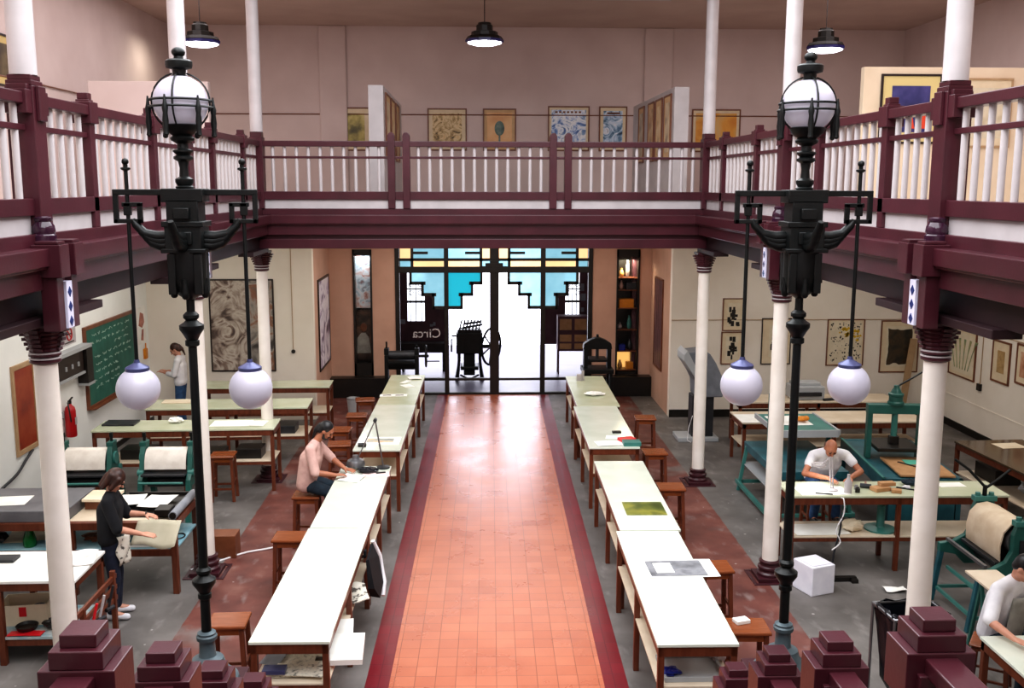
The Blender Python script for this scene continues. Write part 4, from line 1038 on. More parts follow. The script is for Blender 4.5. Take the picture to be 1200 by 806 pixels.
picture('print of pale green stems, farthest on the right wall', XR, 18.95, 1.55, 1.05, .98, -PI/2, paperart, mw=.06, mm='matte', mark=stems, fw=.03)
picture('small framed print with a tan rectangle, middle of the right wall', XR, 17.52, 1.62, .62, .78, -PI/2, art('tan_block', ['#a08050', '#b89868', '#947444'], 'noise', 8), mw=.15, mm='matte', fw=.035)
picture('framed print cut by the right edge of the view', XR, 16.7, 1.7, .62, .72, -PI/2, art('rust_print', ['#9c5a3c', '#c08a6c', '#d8b89c'], 'noise', 4), mw=.1, mm='matte', fw=.035)
picture('red-brown print in a pale wooden frame on the left wall', XL, 14.5, 1.57, .74, 1.32, PI/2, art('red_brown_print', ['#6e2412', '#8c3018', '#9c4628', '#7a2814'], 'noise', 2.2), fm='framepale', mm='framepale', mw=.01, fw=.07)
# chalkboard
t = thing('chalkboard', 'green chalkboard with chalk writing on the left wall', 'chalkboard', (XL, 18.05, 1.0))
MB().box(XL, XL+.035, 16.85, 19.25, 1.05, 2.35).build('board', 'chalk', t)
MB().box(XL, XL+.05, 16.8, 19.3, 2.35, 2.41).box(XL, XL+.05, 16.8, 19.3, .99, 1.05).box(XL, XL+.05, 16.8, 16.86, 1.05, 2.35).box(XL, XL+.05, 19.24, 19.3, 1.05, 2.35).build('frame', 'frame', t, bevel=.004)
MB().box(XL+.03, XL+.13, 16.85, 19.25, .985, 1.0).build('chalk_ledge', 'frame', t)
rnd = random.Random(11); mb = MB()
for row in range(8):
    z = 2.22-row*.13; y = 17.0+rnd.uniform(0, .3)
    if row == 2: y = 18.2
    while y < (18.9 if row < 5 else 18.2):
        w = rnd.uniform(.1, .3); pts = []; n_ = max(4, int(w/.022))
        for k in range(n_): pts.append((XL+.037, y+w*k/n_, z+rnd.uniform(-.022, .03)+(y-17)*.015))
        mb.tube(pts, .0035, 4); y += w+rnd.uniform(.04, .1)
mb.build('chalk_writing', 'chalkline', t)
# notices and switch boxes
t = thing('notice', 'small white notice with a red prohibition ring above the switch boxes', 'sign', (XL, 16.24, 2.22))
MB().box(XL-.01, XL+.012, 15.97, 16.51, 2.22, 2.54).build('card', 'white', t)
MB().tube([(XL+.015, 16.24+.1*math.cos(k*PI/12), 2.39+.1*math.sin(k*PI/12)) for k in range(24)], .014, 6, True).tube([(XL+.015, 16.17, 2.46), (XL+.015, 16.31, 2.32)], .01, 6).build('red_ring', 'red', t)
MB().beam((XL+.014, 16.16, 2.39), (XL+.014, 16.32, 2.39), .012, .02).build('cigarette', 'dark', t)
MB().box(XL+.012, XL+.014, 16.05, 16.43, 2.245, 2.265).build('printed_line', 'framedark', t)
t = thing('switch_box', 'dark electrical switch panel left of the chalkboard', 'switch box', (XL, 16.0, 1.72))
MB().box(XL, XL+.12, 15.5, 16.48, 1.74, 2.1).build('panel', 'framedark', t, bevel=.006)
MB().box(XL, XL+.14, 15.48, 16.5, 1.7, 1.74).box(XL, XL+.16, 15.48, 16.78, 2.1, 2.16).build('ledge', 'lightgrey', t)
for y in (15.75, 16.0, 16.25): MB().box(XL+.12, XL+.14, y-.02, y+.02, 1.86, 1.93).build('switch', 'lightgrey', t)
t = thing('switch_box', 'second deeper dark box beside the chalkboard edge', 'switch box', (XL, 16.8, 1.5))
MB().box(XL, XL+.17, 16.51, 16.77, 1.52, 2.09).build('case', 'dark', t, bevel=.006)
MB().box(XL, XL+.18, 16.5, 16.78, 1.48, 1.52).build('ledge', 'lightgrey', t)
t = thing('fire_extinguisher', 'red fire extinguisher hung low on the left wall', 'fire extinguisher', (XL+.1, 15.86, .78))
MB().lathe([(.075, .78), (.085, .8), (.085, 1.2), (.07, 1.26), (.03, 1.3), (.025, 1.33)], c=(XL+.1, 15.86, 0), n=24).build('cylinder', 'red', t, smooth=40)
MB().cyl((XL+.1, 15.86, 1.32), (XL+.1, 15.86, 1.37), .03, n=12).beam((XL+.1, 15.86, 1.37), (XL+.1, 15.98, 1.4), .025, .015).build('valve', 'dark', t)
MB().tube([(XL+.1, 15.84, 1.35), (XL+.12, 15.74, 1.36), (XL+.15, 15.7, 1.25), (XL+.16, 15.73, 1.05)], .012, 8).build('hose', 'dark', t, smooth=60)
MB().box(XL+.184, XL+.187, 15.82, 15.9, .98, 1.1).build('label_plate', 'white', t)
MB().box(XL-.01, XL+.03, 15.78, 15.94, 1.1, 1.2).build('wall_hook', 'lightgrey', t)
t = thing('poster', 'white poster with a red-brown figure shape right of the chalkboard', 'poster', (XL, 19.75, 1.67))
MB().box(XL, XL+.01, 19.5, 20.02, 1.67, 2.4).build('sheet', 'paper', t)
MB().prism([(19.6, 2.05), (19.72, 2.3), (19.9, 2.25), (19.94, 2.08), (19.8, 1.98)], 'x', XL+.01, XL+.013).prism([(19.7, 1.75), (19.78, 1.95), (19.88, 1.95), (19.84, 1.72)], 'x', XL+.01, XL+.013).build('printed_shape', art('poster_shape', ['#7c3a2c', '#b06a58', '#c89080'], 'noise', 8), t)
single('wall_hook', MB().box(XL, XL+.05, 19.82, 19.95, 1.35, 1.55).cyl((XL+.03, 19.9, 1.5), (XL+.03, 19.9, 1.66), .012), 'orange', 'small orange holder on the left wall under the poster', 'holder')
t = thing('wall_socket', 'black round socket hanging on its wire, left back wall', 'socket', (-3.85, YB, 1.4))
MB().cyl((-3.85, YB-.035, 1.43), (-3.85, YB, 1.43), .04, n=16).build('plate', 'dark', t)
MB().cyl((-3.85, YB-.01, 1.45), (-3.85, YB-.01, 3.9), .007, n=6).build('wire', 'framepale', t)
t = thing('wall_socket', 'black socket hanging on its wire on the right wall', 'socket', (XR, 18.2, 1.0))
MB().box(XR-.05, XR, 18.14, 18.26, .95, 1.08).build('plate', 'dark', t)
MB().cyl((XR-.01, 18.2, 1.08), (XR-.01, 18.2, 3.9), .008, n=6).build('wire', 'framepale', t)
single('wall_hose', MB().tube(spl([(XL+.02, 13.0, .5), (XL+.04, 13.5, .62), (XL+.05, 14.0, .7), (XL+.05, 14.3, .82), (XL+.03, 14.6, .9)]), .02, 8), 'cable', 'dark bent hose on the left wall below the red picture', 'hose', smooth=60)

# display windows either side of the screen
t = thing('display_window', 'narrow black-framed display window left of the doors with posters inside', 'display window', (-2.685, YR, .46))
MB().box(-2.9, -2.86, YR-.03, YR+.3, .46, 3.35).box(-2.51, -2.47, YR-.03, YR+.3, .46, 3.35).box(-2.9, -2.47, YR-.03, YR+.3, 3.25, 3.35).box(-2.9, -2.47, YR-.03, YR+.3, .46, .75).box(-2.9, -2.47, YR+.28, YR+.3, .75, 3.25).build('case_frame', 'dark', t)
MB().box(-2.86, -2.51, YR+.2, YR+.21, 2.0, 3.2).build('upper_poster', art('reddish_poster', ['#8c3c38', '#c9a8a0', '#dce4ea', '#a8bcc8', '#7c4a48'], 'noise', 4.5, .4, 1), t)
lowp = MB().box(-2.86, -2.51, YR+.2, YR+.21, .8, 1.95).build('lower_poster', art('brown_poster', ['#1c1614', '#3c2c24', '#6c4a38'], 'noise', 4), t)
MB().box(-2.86, -2.51, YR-.005, YR, .75, 3.25).build('pane', 'glass', t)
mb = MB().sph((-2.7, YR+.2, 1.55), (.075, .012, .1)); mb.build('dark_oval', 'frame', lowp)
MB().prism([(-2.86, .95), (-2.54, .95), (-2.58, 1.3), (-2.66, 1.42), (-2.76, 1.42), (-2.85, 1.3)], 'y', YR+.19, YR+.2).build('pale_shape', 'apron', lowp)
t = thing('display_window', 'narrow lit display window right of the doors with shelves of ornaments', 'display window', (3.365, YR, .46))
MB().box(3.1, 3.14, YR-.03, YR+.42, .46, 3.35).box(3.59, 3.63, YR-.03, YR+.42, .46, 3.35).box(3.1, 3.63, YR-.03, YR+.42, 3.18, 3.35).box(3.1, 3.63, YR-.03, YR+.42, .46, .52).box(3.1, 3.63, YR+.4, YR+.42, .52, 3.18).build('case_frame', 'dark', t)
for z in (.56, 1.0, 1.5, 2.0, 2.42, 2.7):
    MB().box(3.14, 3.59, YR+.02, YR+.4, z-.02, z).build('shelf', 'frame', t)
MB().box(3.14, 3.59, YR+.395, YR+.4, .56, 1.0).build('lit_back', mat('amber_lit_back', '#f0c070', .6, emit=.9, ecol='#f2c070'), t)
MB().box(3.14, 3.59, YR-.005, YR, .52, 3.18).build('pane', 'glass', t)
GO = 'ornaments in the lit display window'
def jar(x, z, r, h, m, lab):
    z += .002; single('ornament', MB().lathe([(r*.5, z), (r*.9, z+h*.15), (r, z+h*.4), (r*.6, z+h*.75), (r*.35, z+h*.85), (r*.45, z+h)], c=(x, YR+.2, 0), n=16), m, lab, 'ornament', GO, smooth=50)
jar(3.24, .56, .06, .2, 'gold', 'gold jar on the bottom shelf of the lit display window')
single('ornament', MB().box(3.38, 3.54, YR+.1, YR+.28, .562, .72), 'orange', 'orange block on the bottom shelf of the lit display window', 'ornament', GO)
jar(3.46, 1.0, .07, .26, 'darksteel', 'dark jar on the second shelf of the lit display window')
single('ornament', MB().box(3.2, 3.34, YR+.1, YR+.25, 1.002, 1.14), 'blueplastic', 'blue box on the second shelf of the lit display window', 'ornament', GO)
jar(3.22, 1.5, .06, .14, 'white', 'white bowl on the third shelf of the lit display window')
jar(3.44, 1.5, .06, .3, 'teal', 'tall green vase on the third shelf of the lit display window')
single('ornament', MB().box(3.18, 3.52, YR+.08, YR+.3, 2.002, 2.2), 'orange', 'large orange box on the fourth shelf of the lit display window', 'ornament', GO)
single('ornament', MB().box(3.34, 3.57, YR+.08, YR+.3, 2.422, 2.58), 'darksteel', 'dark box on the fifth shelf of the lit display window', 'ornament', GO)
jar(3.24, 2.42, .05, .2, 'pink', 'pink vase on the fifth shelf of the lit display window')
jar(3.38, 2.7, .05, .38, 'white', 'slender white figure on the top shelf of the lit display window')
jar(3.24, 2.7, .06, .2, 'gold', 'gold cup on the top shelf of the lit display window')

# ---------------------------------------------------------------- pendant lamps over the upper gallery
def make_pendant():
    t = thing('pendant_lamp', 'x', 'pendant lamp')
    MB().cyl((0, 0, .4), (0, 0, .98), .009, n=8).build('rod', 'framedark', t)
    MB().cyl((0, 0, .96), (0, 0, .985), .05, n=16).build('ceiling_rose', 'framedark', t)
    MB().lathe([(.33, .06), (.335, .1), (.3, .15), (.24, .16), (.235, .23), (.15, .25), (.145, .35), (.12, .37), (.115, .4), (.02, .41)], n=10).build('shade', 'dark', t)
    MB().lathe([(.3, .03), (.345, .045), (.345, .085), (.3, .09)], n=10).build('rim', 'lamprim', t)
    MB().lathe([(.05, -.02), (.2, -.01), (.3, .02), (.31, .04)], n=20).build('diffuser', 'lampglow', t, smooth=50)
    return t
pl = Repeat(make_pendant())
pl('lit tiered pendant lamp hanging over the left of the upper gallery', (-5.0, 18.5, 7.22), 0, 'tiered pendant lamps')
pl('lit tiered pendant lamp hanging over the middle of the upper gallery', (.04, 18.5, 7.28), 0, 'tiered pendant lamps', scale=(1, 1, .94))
pl('lit tiered pendant lamp hanging over the right of the upper gallery', (6.24, 18.5, 7.2), 0, 'tiered pendant lamps', scale=(1, 1, 1.02))

# ---------------------------------------------------------------- presses at the end of the room and in the vestibule
t = thing('roller_press', 'black iron roller press standing behind the left row of tables', 'printing press', (-1.65, 21.6, 0))
for x in (-2.08, -1.42):
    MB().box(x-.04, x+.04, 21.45, 21.75, 0, 1.12).box(x-.05, x+.05, 21.5, 21.7, 1.12, 1.26).build('side_frame', 'iron', t, bevel=.01)
MB().cyl((-2.04, 21.6, 1.1), (-1.46, 21.6, 1.1), .1, n=24).build('upper_roller', 'darksteel', t, smooth=40)
MB().cyl((-2.04, 21.6, .86), (-1.46, 21.6, .86), .08, n=24).build('lower_roller', 'iron', t, smooth=40)
MB().box(-2.03, -1.47, 21.3, 22.0, .945, .985).build('press_bed', 'iron', t)
for x in (-2.08, -1.42): MB().cyl((x, 21.6, 1.26), (x, 21.6, 1.4 if x < -2 else 1.32), .02, n=10).build('pressure_screw', 'iron', t)
mb = MB(); c = (-1.22, 21.6, 1.08)
mb.tube([(c[0], c[1]+.23*math.cos(k*PI/12), c[2]+.23*math.sin(k*PI/12)) for k in range(24)], .02, 8, True)
for k in range(4):
    a = k*PI/4; mb.beam((c[0], c[1]-.22*math.cos(a), c[2]-.22*math.sin(a)), (c[0], c[1]+.22*math.cos(a), c[2]+.22*math.sin(a)), .025, .025)
mb.cyl((-1.42, 21.6, 1.08), (-1.16, 21.6, 1.08), .03, n=10)
mb.build('hand_wheel', 'iron', t, smooth=40)
MB().cyl((-1.2, 21.5, .98), (-.92, 21.5, .98), .012, n=8).build('handle', 'iron', t)
t = thing('book_press', 'black iron book press with an arched top behind the right row of tables', 'printing press', (2.56, 21.65, 0))
for x in (2.3, 2.82): MB().box(x-.045, x+.045, 21.55, 21.75, .78, 1.25).build('side_frame', 'iron', t, bevel=.01)
MB().prism([(2.24, 1.22), (2.88, 1.22), (2.86, 1.34), (2.74, 1.42), (2.62, 1.47), (2.5, 1.47), (2.38, 1.42), (2.26, 1.34)], 'y', 21.55, 21.75).cyl((2.56, 21.65, 1.46), (2.56, 21.65, 1.54), .03, n=12).build('arch', 'iron', t, bevel=.01)
MB().cyl((2.56, 21.65, 1.0), (2.56, 21.65, 1.24), .035, n=14).build('screw', 'darksteel', t)
MB().box(2.36, 2.76, 21.4, 21.9, .96, 1.01).build('platen', 'iron', t, bevel=.008)
MB().box(2.22, 2.9, 21.35, 21.95, .7, .8).build('base_plate', 'iron', t, bevel=.01)
for x in (2.28, 2.84):
    for y in (21.42, 21.88): MB().box(x-.035, x+.035, y-.035, y+.035, 0, .7).build('leg', 'iron', t)
t = thing('platen_press', 'black treadle printing press with a spoked wheel behind the door glass', 'printing press', (-.3, 24.6, 0))
for x in (-.52, -.03):
    MB().prism([(x-.12, 0), (x-.02, 0), (x+.0, .2), (x+.02, .45), (x+.02, .7), (x-.05, .7), (x-.05, .45), (x-.08, .2)] if x < -.3 else [(x+.12, 0), (x+.02, 0), (x-.0, .2), (x-.02, .45), (x-.02, .7), (x+.05, .7), (x+.05, .45), (x+.08, .2)], 'y', 24.25, 24.95).build('side_frame', 'iron', t)
MB().box(-.6, .05, 24.3, 24.85, .66, 1.18).box(-.42, -.14, 24.4, 24.8, .1, .66).box(-.5, -.05, 24.3, 24.9, .25, .34).build('press_body', 'iron', t, bevel=.02)
MB().beam((-.56, 24.45, 1.22), (.02, 24.45, 1.22), .3, .08).build('platen', 'iron', t)
MB().cyl((-.42, 24.4, 1.3), (.05, 24.4, 1.38), .03, n=12).cyl((-.42, 24.5, 1.38), (.02, 24.5, 1.44), .03, n=12).build('ink_roller', 'darksteel', t)
mb = MB(); c = (.27, 24.62, .8)
mb.tube([(c[0]+.24*math.cos(k*PI/16), c[1]+.46*math.cos(k*PI/16), c[2]+.46*math.sin(k*PI/16)) for k in range(32)], .03, 8, True)
for k in range(3):
    a = k*PI/3+.3; mb.beam((c[0]-.23*math.cos(a), c[1]-.45*math.cos(a), c[2]-.45*math.sin(a)), (c[0]+.23*math.cos(a), c[1]+.45*math.cos(a), c[2]+.45*math.sin(a)), .03, .03)
mb.cyl((-.05, 24.62, .8), (.3, 24.62, .8), .05, n=12)
mb.build('fly_wheel', 'iron', t, smooth=40)
MB().tube([(-.5, 24.2, .15), (-.28, 24.0, .08), (-.05, 24.2, .15)], .025, 8).build('treadle', 'iron', t)
MB().tube([(-.62, 24.4, 1.12), (-.72, 24.4, 1.0), (-.72, 24.4, .7)], .022, 8).tube([(-.72, 24.4, 1.1), (-.5, 24.4, 1.1)], .02, 8).build('throw_lever', 'iron', t)
for k in range(7): MB().beam((-.52+.08*k, 24.4, 1.26), (-.46+.08*k, 24.55, 1.48), .03, .03).build('gripper', 'darksteel', t)
for k in range(5): MB().lathe([(.02, 1.14), (.035, 1.2), (.02, 1.28)], c=(-.48+.1*k, 24.62, 0), n=10).build('bolt_head', 'iron', t)
t = thing('glass_cabinet', 'wooden cabinet on thin legs with small panes, behind the right glass pane', 'cabinet', (2.35, 25.2, 0))
MB().box(1.97, 2.75, 25.0, 25.4, .6, 1.5).build('cabinet_body', 'vestwall', t, bevel=.01)
for x in (2.02, 2.4):
    for z, h in ((1.15, .28), (.85, .18), (.66, .14)): MB().box(x, x+.3, 24.985, 25.0, z, z+h).build('door_panel', 'kraft', t)
for x in (2.0, 2.72):
    for y in (25.03, 25.37): MB().box(x-.015, x+.015, y-.015, y+.015, 0, .6).build('leg', 'vestwall', t)
t = thing('counter', 'dark low counter in the vestibule behind the left glass pane', 'counter', (-1.5, 25.6, 0))
MB().box(-2.1, -.85, 25.4, 25.85, .68, .75).build('counter_top', 'dark', t)
MB().box(-2.05, -.9, 25.45, 25.8, .5, .68).build('counter_body', 'dark', t)
for x in (-2.0, -.95):
    for y in (25.5, 25.78): MB().box(x-.03, x+.03, y-.03, y+.03, 0, .5).build('leg', 'dark', t)

# ---------------------------------------------------------------- things lying about
Z = H+.001
def paper(label, x, y, z, w, d, rz=0, m='paper', amp=0, seed=0, t=.003, name='paper_sheet', cat='paper', group=None):
    return single(name, MB().sheet(x-w/2, x+w/2, y-d/2, y+d/2, z, t, amp=amp, seed=seed, rz=rz, nx=10, ny=10), m, label, cat, group, smooth=50)
def crumple(label, x, y, z, r, h, m='paper', seed=0, name='crumpled_paper', cat='paper'):
    rnd = random.Random(seed); mb = MB(); n, k_ = 14, 7; vs = []; fs = []
    for i in range(k_+1):
        t = PI*i/k_
        for q in range(n):
            a = 2*PI*q/n; j = rnd.uniform(.75, 1.15)
            vs.append((x+r*j*math.sin(t)*math.cos(a), y+r*.7*j*math.sin(t)*math.sin(a), z+max(0, h/2+h/2*math.cos(t)*j)))
    for i in range(k_):
        for q in range(n): fs.append((i*n+q, (i+1)*n+q, (i+1)*n+(q+1) % n, i*n+(q+1) % n))
    mb.add(vs, fs); return single(name, mb, m, label, cat)
# left row
t = thing('desk_lamp', 'grey jointed desk lamp folded over the end of the table by the man in pink', 'lamp', (-1.43, 13.3, Z))
MB().lathe([(.09, Z), (.09, Z+.02), (.02, Z+.035)], c=(-1.43, 13.3, 0), n=20).build('lamp_base', 'darksteel', t)
for d in (-.018, .018):
    MB().tube([(-1.43, 13.3+d, Z+.03), (-1.53, 13.32+d, 1.62)], .008, 8).tube([(-1.53, 13.32+d, 1.62), (-1.76, 13.3+d, 1.12)], .008, 8).build('lamp_arm', 'steel', t)
MB().cyl((-1.53, 13.28, 1.62), (-1.53, 13.36, 1.62), .025, n=12).build('joint', 'darksteel', t)
MB().lathe([(.125, 1.0), (.13, 1.03), (.11, 1.08), (.05, 1.11), (.04, 1.15)], c=(-1.8, 13.25, 0), n=24).build('lamp_head', 'steel', t, smooth=40)
MB().cyl((-1.8, 13.25, .998), (-1.8, 13.25, 1.004), .11, n=24).build('lens', 'white', t)
crumple('black cloth bundle lying in front of the jointed desk lamp', -1.62, 13.1, Z, .14, .07, 'bag', 3, 'cloth_bundle', 'cloth')
paper('pink sheet of paper at the back corner of the table by the man in pink', -1.5, 12.98, Z, .36, .22, .1, mat('pinkish_paper', '#ecd2cc', .8))
paper('open white notebook in front of the man in pink', -1.8, 12.8, Z, .28, .3, -.3, 'paper', .02, 4, .006, 'notebook', 'notebook')
paper('white glaring sheet in the middle of the table by the man in pink', -1.55, 12.55, Z, .3, .28, .05, 'paper')
single('knife', MB().beam((-1.5, 13.02, Z+.012), (-1.38, 13.06, Z+.012), .03, .012), 'dark', 'black handled knife on the pink sheet', 'tool')
t = thing('framed_print', 'white mount holding an orange and grey print on the third left table', 'print', (-1.6, 14.75, Z), -.02)
MB().box(-.34, .3, -.2, .22, 0, .01).build('mount', 'paper', t, local=True)
MB().box(-.2, .2, -.1, .12, .01, .012).build('print', art('lying_print', ['#55605c', '#a8aca4', '#e4c8a4', '#c88a58'], 'noise', 3), t, local=True)
t = thing('hand_tool', 'dark roller tool at the front left corner of the third left table', 'tool', (-1.84, 14.42, Z))
MB().cyl((-1.9, 14.42, Z+.03), (-1.78, 14.42, Z+.03), .03, n=14).build('roller', 'dark', t)
MB().beam((-1.84, 14.44, Z+.03), (-1.84, 14.55, Z+.02), .02, .02).build('handle', 'dark', t)
paper('long white strip with dark marks on the far left table', -1.66, 18.08, Z, .5, .2, .02, 'paper')
for k, x in enumerate((-1.78, -1.55)): paper('%s dark mark on the long white strip' % ('left', 'right')[k], x, 18.08, Z+.004, .15, .06, .1, 'darksteel', 0, 0, .001, 'ink_proof', 'print')
paper('white paper near the far end of the left row', -1.46, 18.95, Z, .2, .28, .5)
paper('large white paper at the far corner of the left row', -1.36, 19.7, Z, .26, .3, .2, amp=.02, seed=2)
paper('narrow white paper beside the large one at the far left corner', -1.52, 19.35, Z, .12, .3, -.4)
# shelf of the nearest left table
zs = .562
paper('newspaper with printed columns on the shelf of the nearest left table', -1.72, 8.42, zs, .5, .52, .06, 'news', .01, 1, .012, 'newspaper', 'newspaper')
paper('second newspaper under the front edge of the shelf papers', -1.72, 8.22, zs+.03, .45, .2, -.12, 'news', .008, 6, .008, 'newspaper', 'newspaper')
single('headline_box', MB().box(-1.62, -1.48, 8.42, 8.5, zs+.0225, zs+.024), 'framedark', 'dark headline block on the shelf newspaper', 'print')
paper('grey photograph sheet on the shelf of the nearest left table', -1.98, 8.5, zs+.035, .18, .34, -.2, 'seatgrey', .005, 3)
single('dark_book', MB().box(-2.03, -1.83, 8.12, 8.24, zs+.045, zs+.085, None), 'capblue', 'dark blue-grey book on the shelf newspapers', 'book', bevel=.004)
single('paper_stack', MB().sheet(-1.52, -1.2, 8.3, 8.84, zs+.03, .05, amp=.006, seed=2, rz=.06), 'paper', 'thick stack of white paper jutting from the nearest left shelf', 'paper', smooth=40)
paper('loose white sheet farther along the nearest left shelf', -1.5, 9.12, zs, .28, .4, .1, 'paper', .01, 8)
paper('patterned cloth heap on the nearest left shelf', -1.45, 9.85, zs, .3, .5, .2, 'cloth', .08, 9, .01, 'cloth_heap', 'cloth')
t = thing('jacket', 'dark jacket with a white striped edge hanging by the nearest left table', 'jacket', (-1.28, 10.35, .3))
MB().add([(-1.31, 10.15, .86), (-1.31, 10.6, .88), (-1.25, 10.65, .7), (-1.20, 10.6, .42), (-1.21, 10.3, .36), (-1.25, 10.1, .55), (-1.34, 10.15, .84), (-1.34, 10.6, .86), (-1.32, 10.65, .7), (-1.31, 10.6, .44), (-1.32, 10.3, .38), (-1.32, 10.1, .55)], [(0, 1, 2, 5), (5, 2, 3, 4), (6, 11, 8, 7), (11, 10, 9, 8), (0, 5, 11, 6), (5, 4, 10, 11), (4, 3, 9, 10), (3, 2, 8, 9), (2, 1, 7, 8), (1, 0, 6, 7)]).build('cloth', 'black', t)
MB().box(-1.45, -1.36, 10.34, 10.4, .8, .815).box(-1.385, -1.36, 10.34, 10.4, .8, .88).build('hanging_loop', 'black', t)
MB().tube([(-1.31, 10.6, .9), (-1.24, 10.66, .7), (-1.19, 10.61, .42), (-1.20, 10.5, .3)], .025, 8).build('striped_sleeve', 'tee', t, smooth=60)
# right row
t = thing('large_print', 'large grey print on a white sheet lying on the nearest right table', 'print', (1.9, 9.55, Z), .02)
MB().sheet(-.36, .36, -.23, .23, 0, .003, amp=.006, seed=3).build('sheet', 'paper', t, local=True)
MB().box(-.33, .24, -.2, .2, .0085, .0095).build('grey_image', art('grey_image', ['#55565a', '#7d7e82', '#94959a', '#66676c'], 'noise', 4), t, local=True)
MB().sheet(-.26, -.08, -.13, .13, .0105, .003).build('white_slip', 'paper', t, local=True)
single('etched_plate', MB().box(-.24, .24, -.24, .24, 0, .006, Mx.Rotation(-.02, 4, 'Z')), art('etched_plate_surface', ['#2e3a1c', '#55602c', '#8c8a3c', '#3c4826'], 'noise', 2.2, .3, .5), 'dark olive green plate lying on the second right table', 'plate').location = (1.86, 11.45, Z)
paper('white papers at the front of the third right table', 1.85, 14.5, Z, .4, .3, .1, 'paper', .01, 2)
paper('second white sheet beside the red box', 2.0, 14.85, Z, .3, .22, -.2, 'paper', .008, 5)
single('blue_box', MB().box(-.13, .13, -.1, .1, 0, .06), 'teal', 'flat blue box at the corner of the third right table', 'box', bevel=.004).location = (2.18, 14.42, Z)
bb = single('red_box', MB().box(-.12, .12, -.08, .08, 0, .05, Mx.Rotation(.3, 4, 'Z')), 'redplastic', 'red box lying behind the blue box on the third right table', 'box', bevel=.004); bb.location = (2.14, 14.64, Z)
single('dark_case', MB().box(-.07, .07, -.04, .04, 0, .03), 'dark', 'small black case on the third right table', 'case', bevel=.004).location = (2.06, 15.15, Z)
crumple('crumpled white paper on the farthest right table', 2.05, 18.0, Z, .2, .06, seed=8)
t = thing('white_jug', 'white upright cup at the far end of the right row', 'cup', (1.93, 19.4, Z))
MB().lathe([(.06, Z), (.065, Z+.02), (.06, Z+.12)], c=(1.93, 19.4, 0), n=18).build('cup_body', 'white', t, smooth=40)
MB().box(1.97, 2.02, 19.38, 19.42, Z, Z+.2).build('handle', 'white', t, bevel=.004)
single('white_block', MB().box(-.07, .07, -.05, .05, 0, .035, Mx.Rotation(.3, 4, 'Z')), 'paper', 'small white block on the nearest right stool', 'block', bevel=.003).location = (2.33, 8.78, .721)
zs = .562
single('metal_tray', MB().box(-.28, .26, -.22, .22, 0, .012).box(-.28, .26, -.22, -.2, .012, .04).box(-.28, .26, .2, .22, .012, .04).box(-.28, -.26, -.2, .2, .012, .04).box(.24, .26, -.2, .2, .012, .04), 'lightgrey', 'grey shallow tray on the shelf of the nearest right table', 'tray').location = (1.72, 8.18, zs)
crumple('dark blue cloth in the shelf tray', 1.52, 8.08, zs+.014, .1, .06, 'blueplastic', 5, 'blue_cloth', 'cloth')
single('dark_folder', MB().box(-.2, .22, -.1, .12, 0, .05), 'bluegreen', 'dark teal folder behind the shelf tray', 'folder', bevel=.004).location = (1.74, 8.62, zs)
crumple('red and white plastic bag on the right end of the shelf', 2.0, 8.55, zs, .09, .13, 'redplastic', 7, 'plastic_bag', 'bag')
crumple('white plastic wrap beside the red bag on the shelf', 2.0, 8.33, zs, .07, .1, 'white', 9, 'plastic_wrap', 'bag')

# work bench of the bald man
ZB = .991
paper('bright white sheet under the bald man hands', 4.2, 11.95, ZB, .62, .34, .02)
t = thing('spray_bottle', 'white plastic bottle in front of the bald man', 'bottle', (4.5, 11.86, ZB))
MB().lathe([(.045, ZB), (.048, ZB+.02), (.048, ZB+.14), (.025, ZB+.18), (.02, ZB+.2)], c=(4.5, 11.86, 0), n=18).build('body', 'white', t, smooth=40)
MB().cyl((4.5, 11.86, ZB+.2), (4.5, 11.86, ZB+.24), .018, n=12).build('cap', 'white', t)
single('ink_jar', MB().lathe([(.03, 0), (.032, .05), (.02, .06), (.02, .07)], n=14), 'dark', 'small black ink jar right of the white bottle', 'jar', smooth=40).location = (4.63, 11.88, ZB)
single('ink_jar', MB().lathe([(.028, 0), (.03, .04), (.018, .05), (.018, .06)], n=14), 'steel', 'small steel jar behind the black ink jar', 'jar', smooth=40).location = (4.66, 12.0, ZB)
GBK = 'wooden blocks on the bald man bench'
for k, (x, y, z, w, d, h, r) in enumerate(((4.95, 11.95, 0, .22, .14, .05, .3), (5.05, 12.0, .0505, .2, .1, .045, .1), (5.12, 11.86, 0, .12, .1, .04, -.4))):
    single('wood_block', MB().box(-w/2, w/2, -d/2, d/2, 0, h, Mx.Rotation(r, 4, 'Z')), 'kraft', ('pale wooden block lowest in the pile on the bench', 'pale wooden block on top of the pile on the bench', 'small wooden block right of the pile on the bench')[k], 'block', GBK, bevel=.004).location = (x, y, ZB+z)
t = thing('hand_roller', 'grey hand roller left of the wooden blocks on the bench', 'tool', (4.8, 12.05, ZB))
MB().cyl((4.74, 12.08, ZB+.03), (4.86, 12.02, ZB+.03), .03, n=16).build('roller', 'darksteel', t)
MB().beam((4.8, 12.05, ZB+.04), (4.84, 12.16, ZB+.05), .025, .025).build('handle', 'frame', t)
single('chisel', MB().beam((5.2, 12.05, .01), (5.5, 11.86, .01), .02, .016), 'darksteel', 'long dark chisel pointing right on the bench', 'tool').location.z = ZB
crumple('dark blue rag at the middle of the work bench', 5.42, 12.16, ZB+.001, .11, .08, 'navy', 12, 'rag', 'cloth')
crumple('small white rag in front of the dark blue rag', 5.32, 12.02, ZB, .06, .04, 'tee', 13, 'rag', 'cloth')
paper('white sheet near the right end of the work bench', 5.95, 12.15, ZB, .34, .18, .05)
single('pen', MB().cyl((4.08, 11.84, .008), (4.28, 11.78, .008), .008, n=8), 'dark', 'dark pen on the white sheet by the bald man', 'pen').location.z = ZB+.003
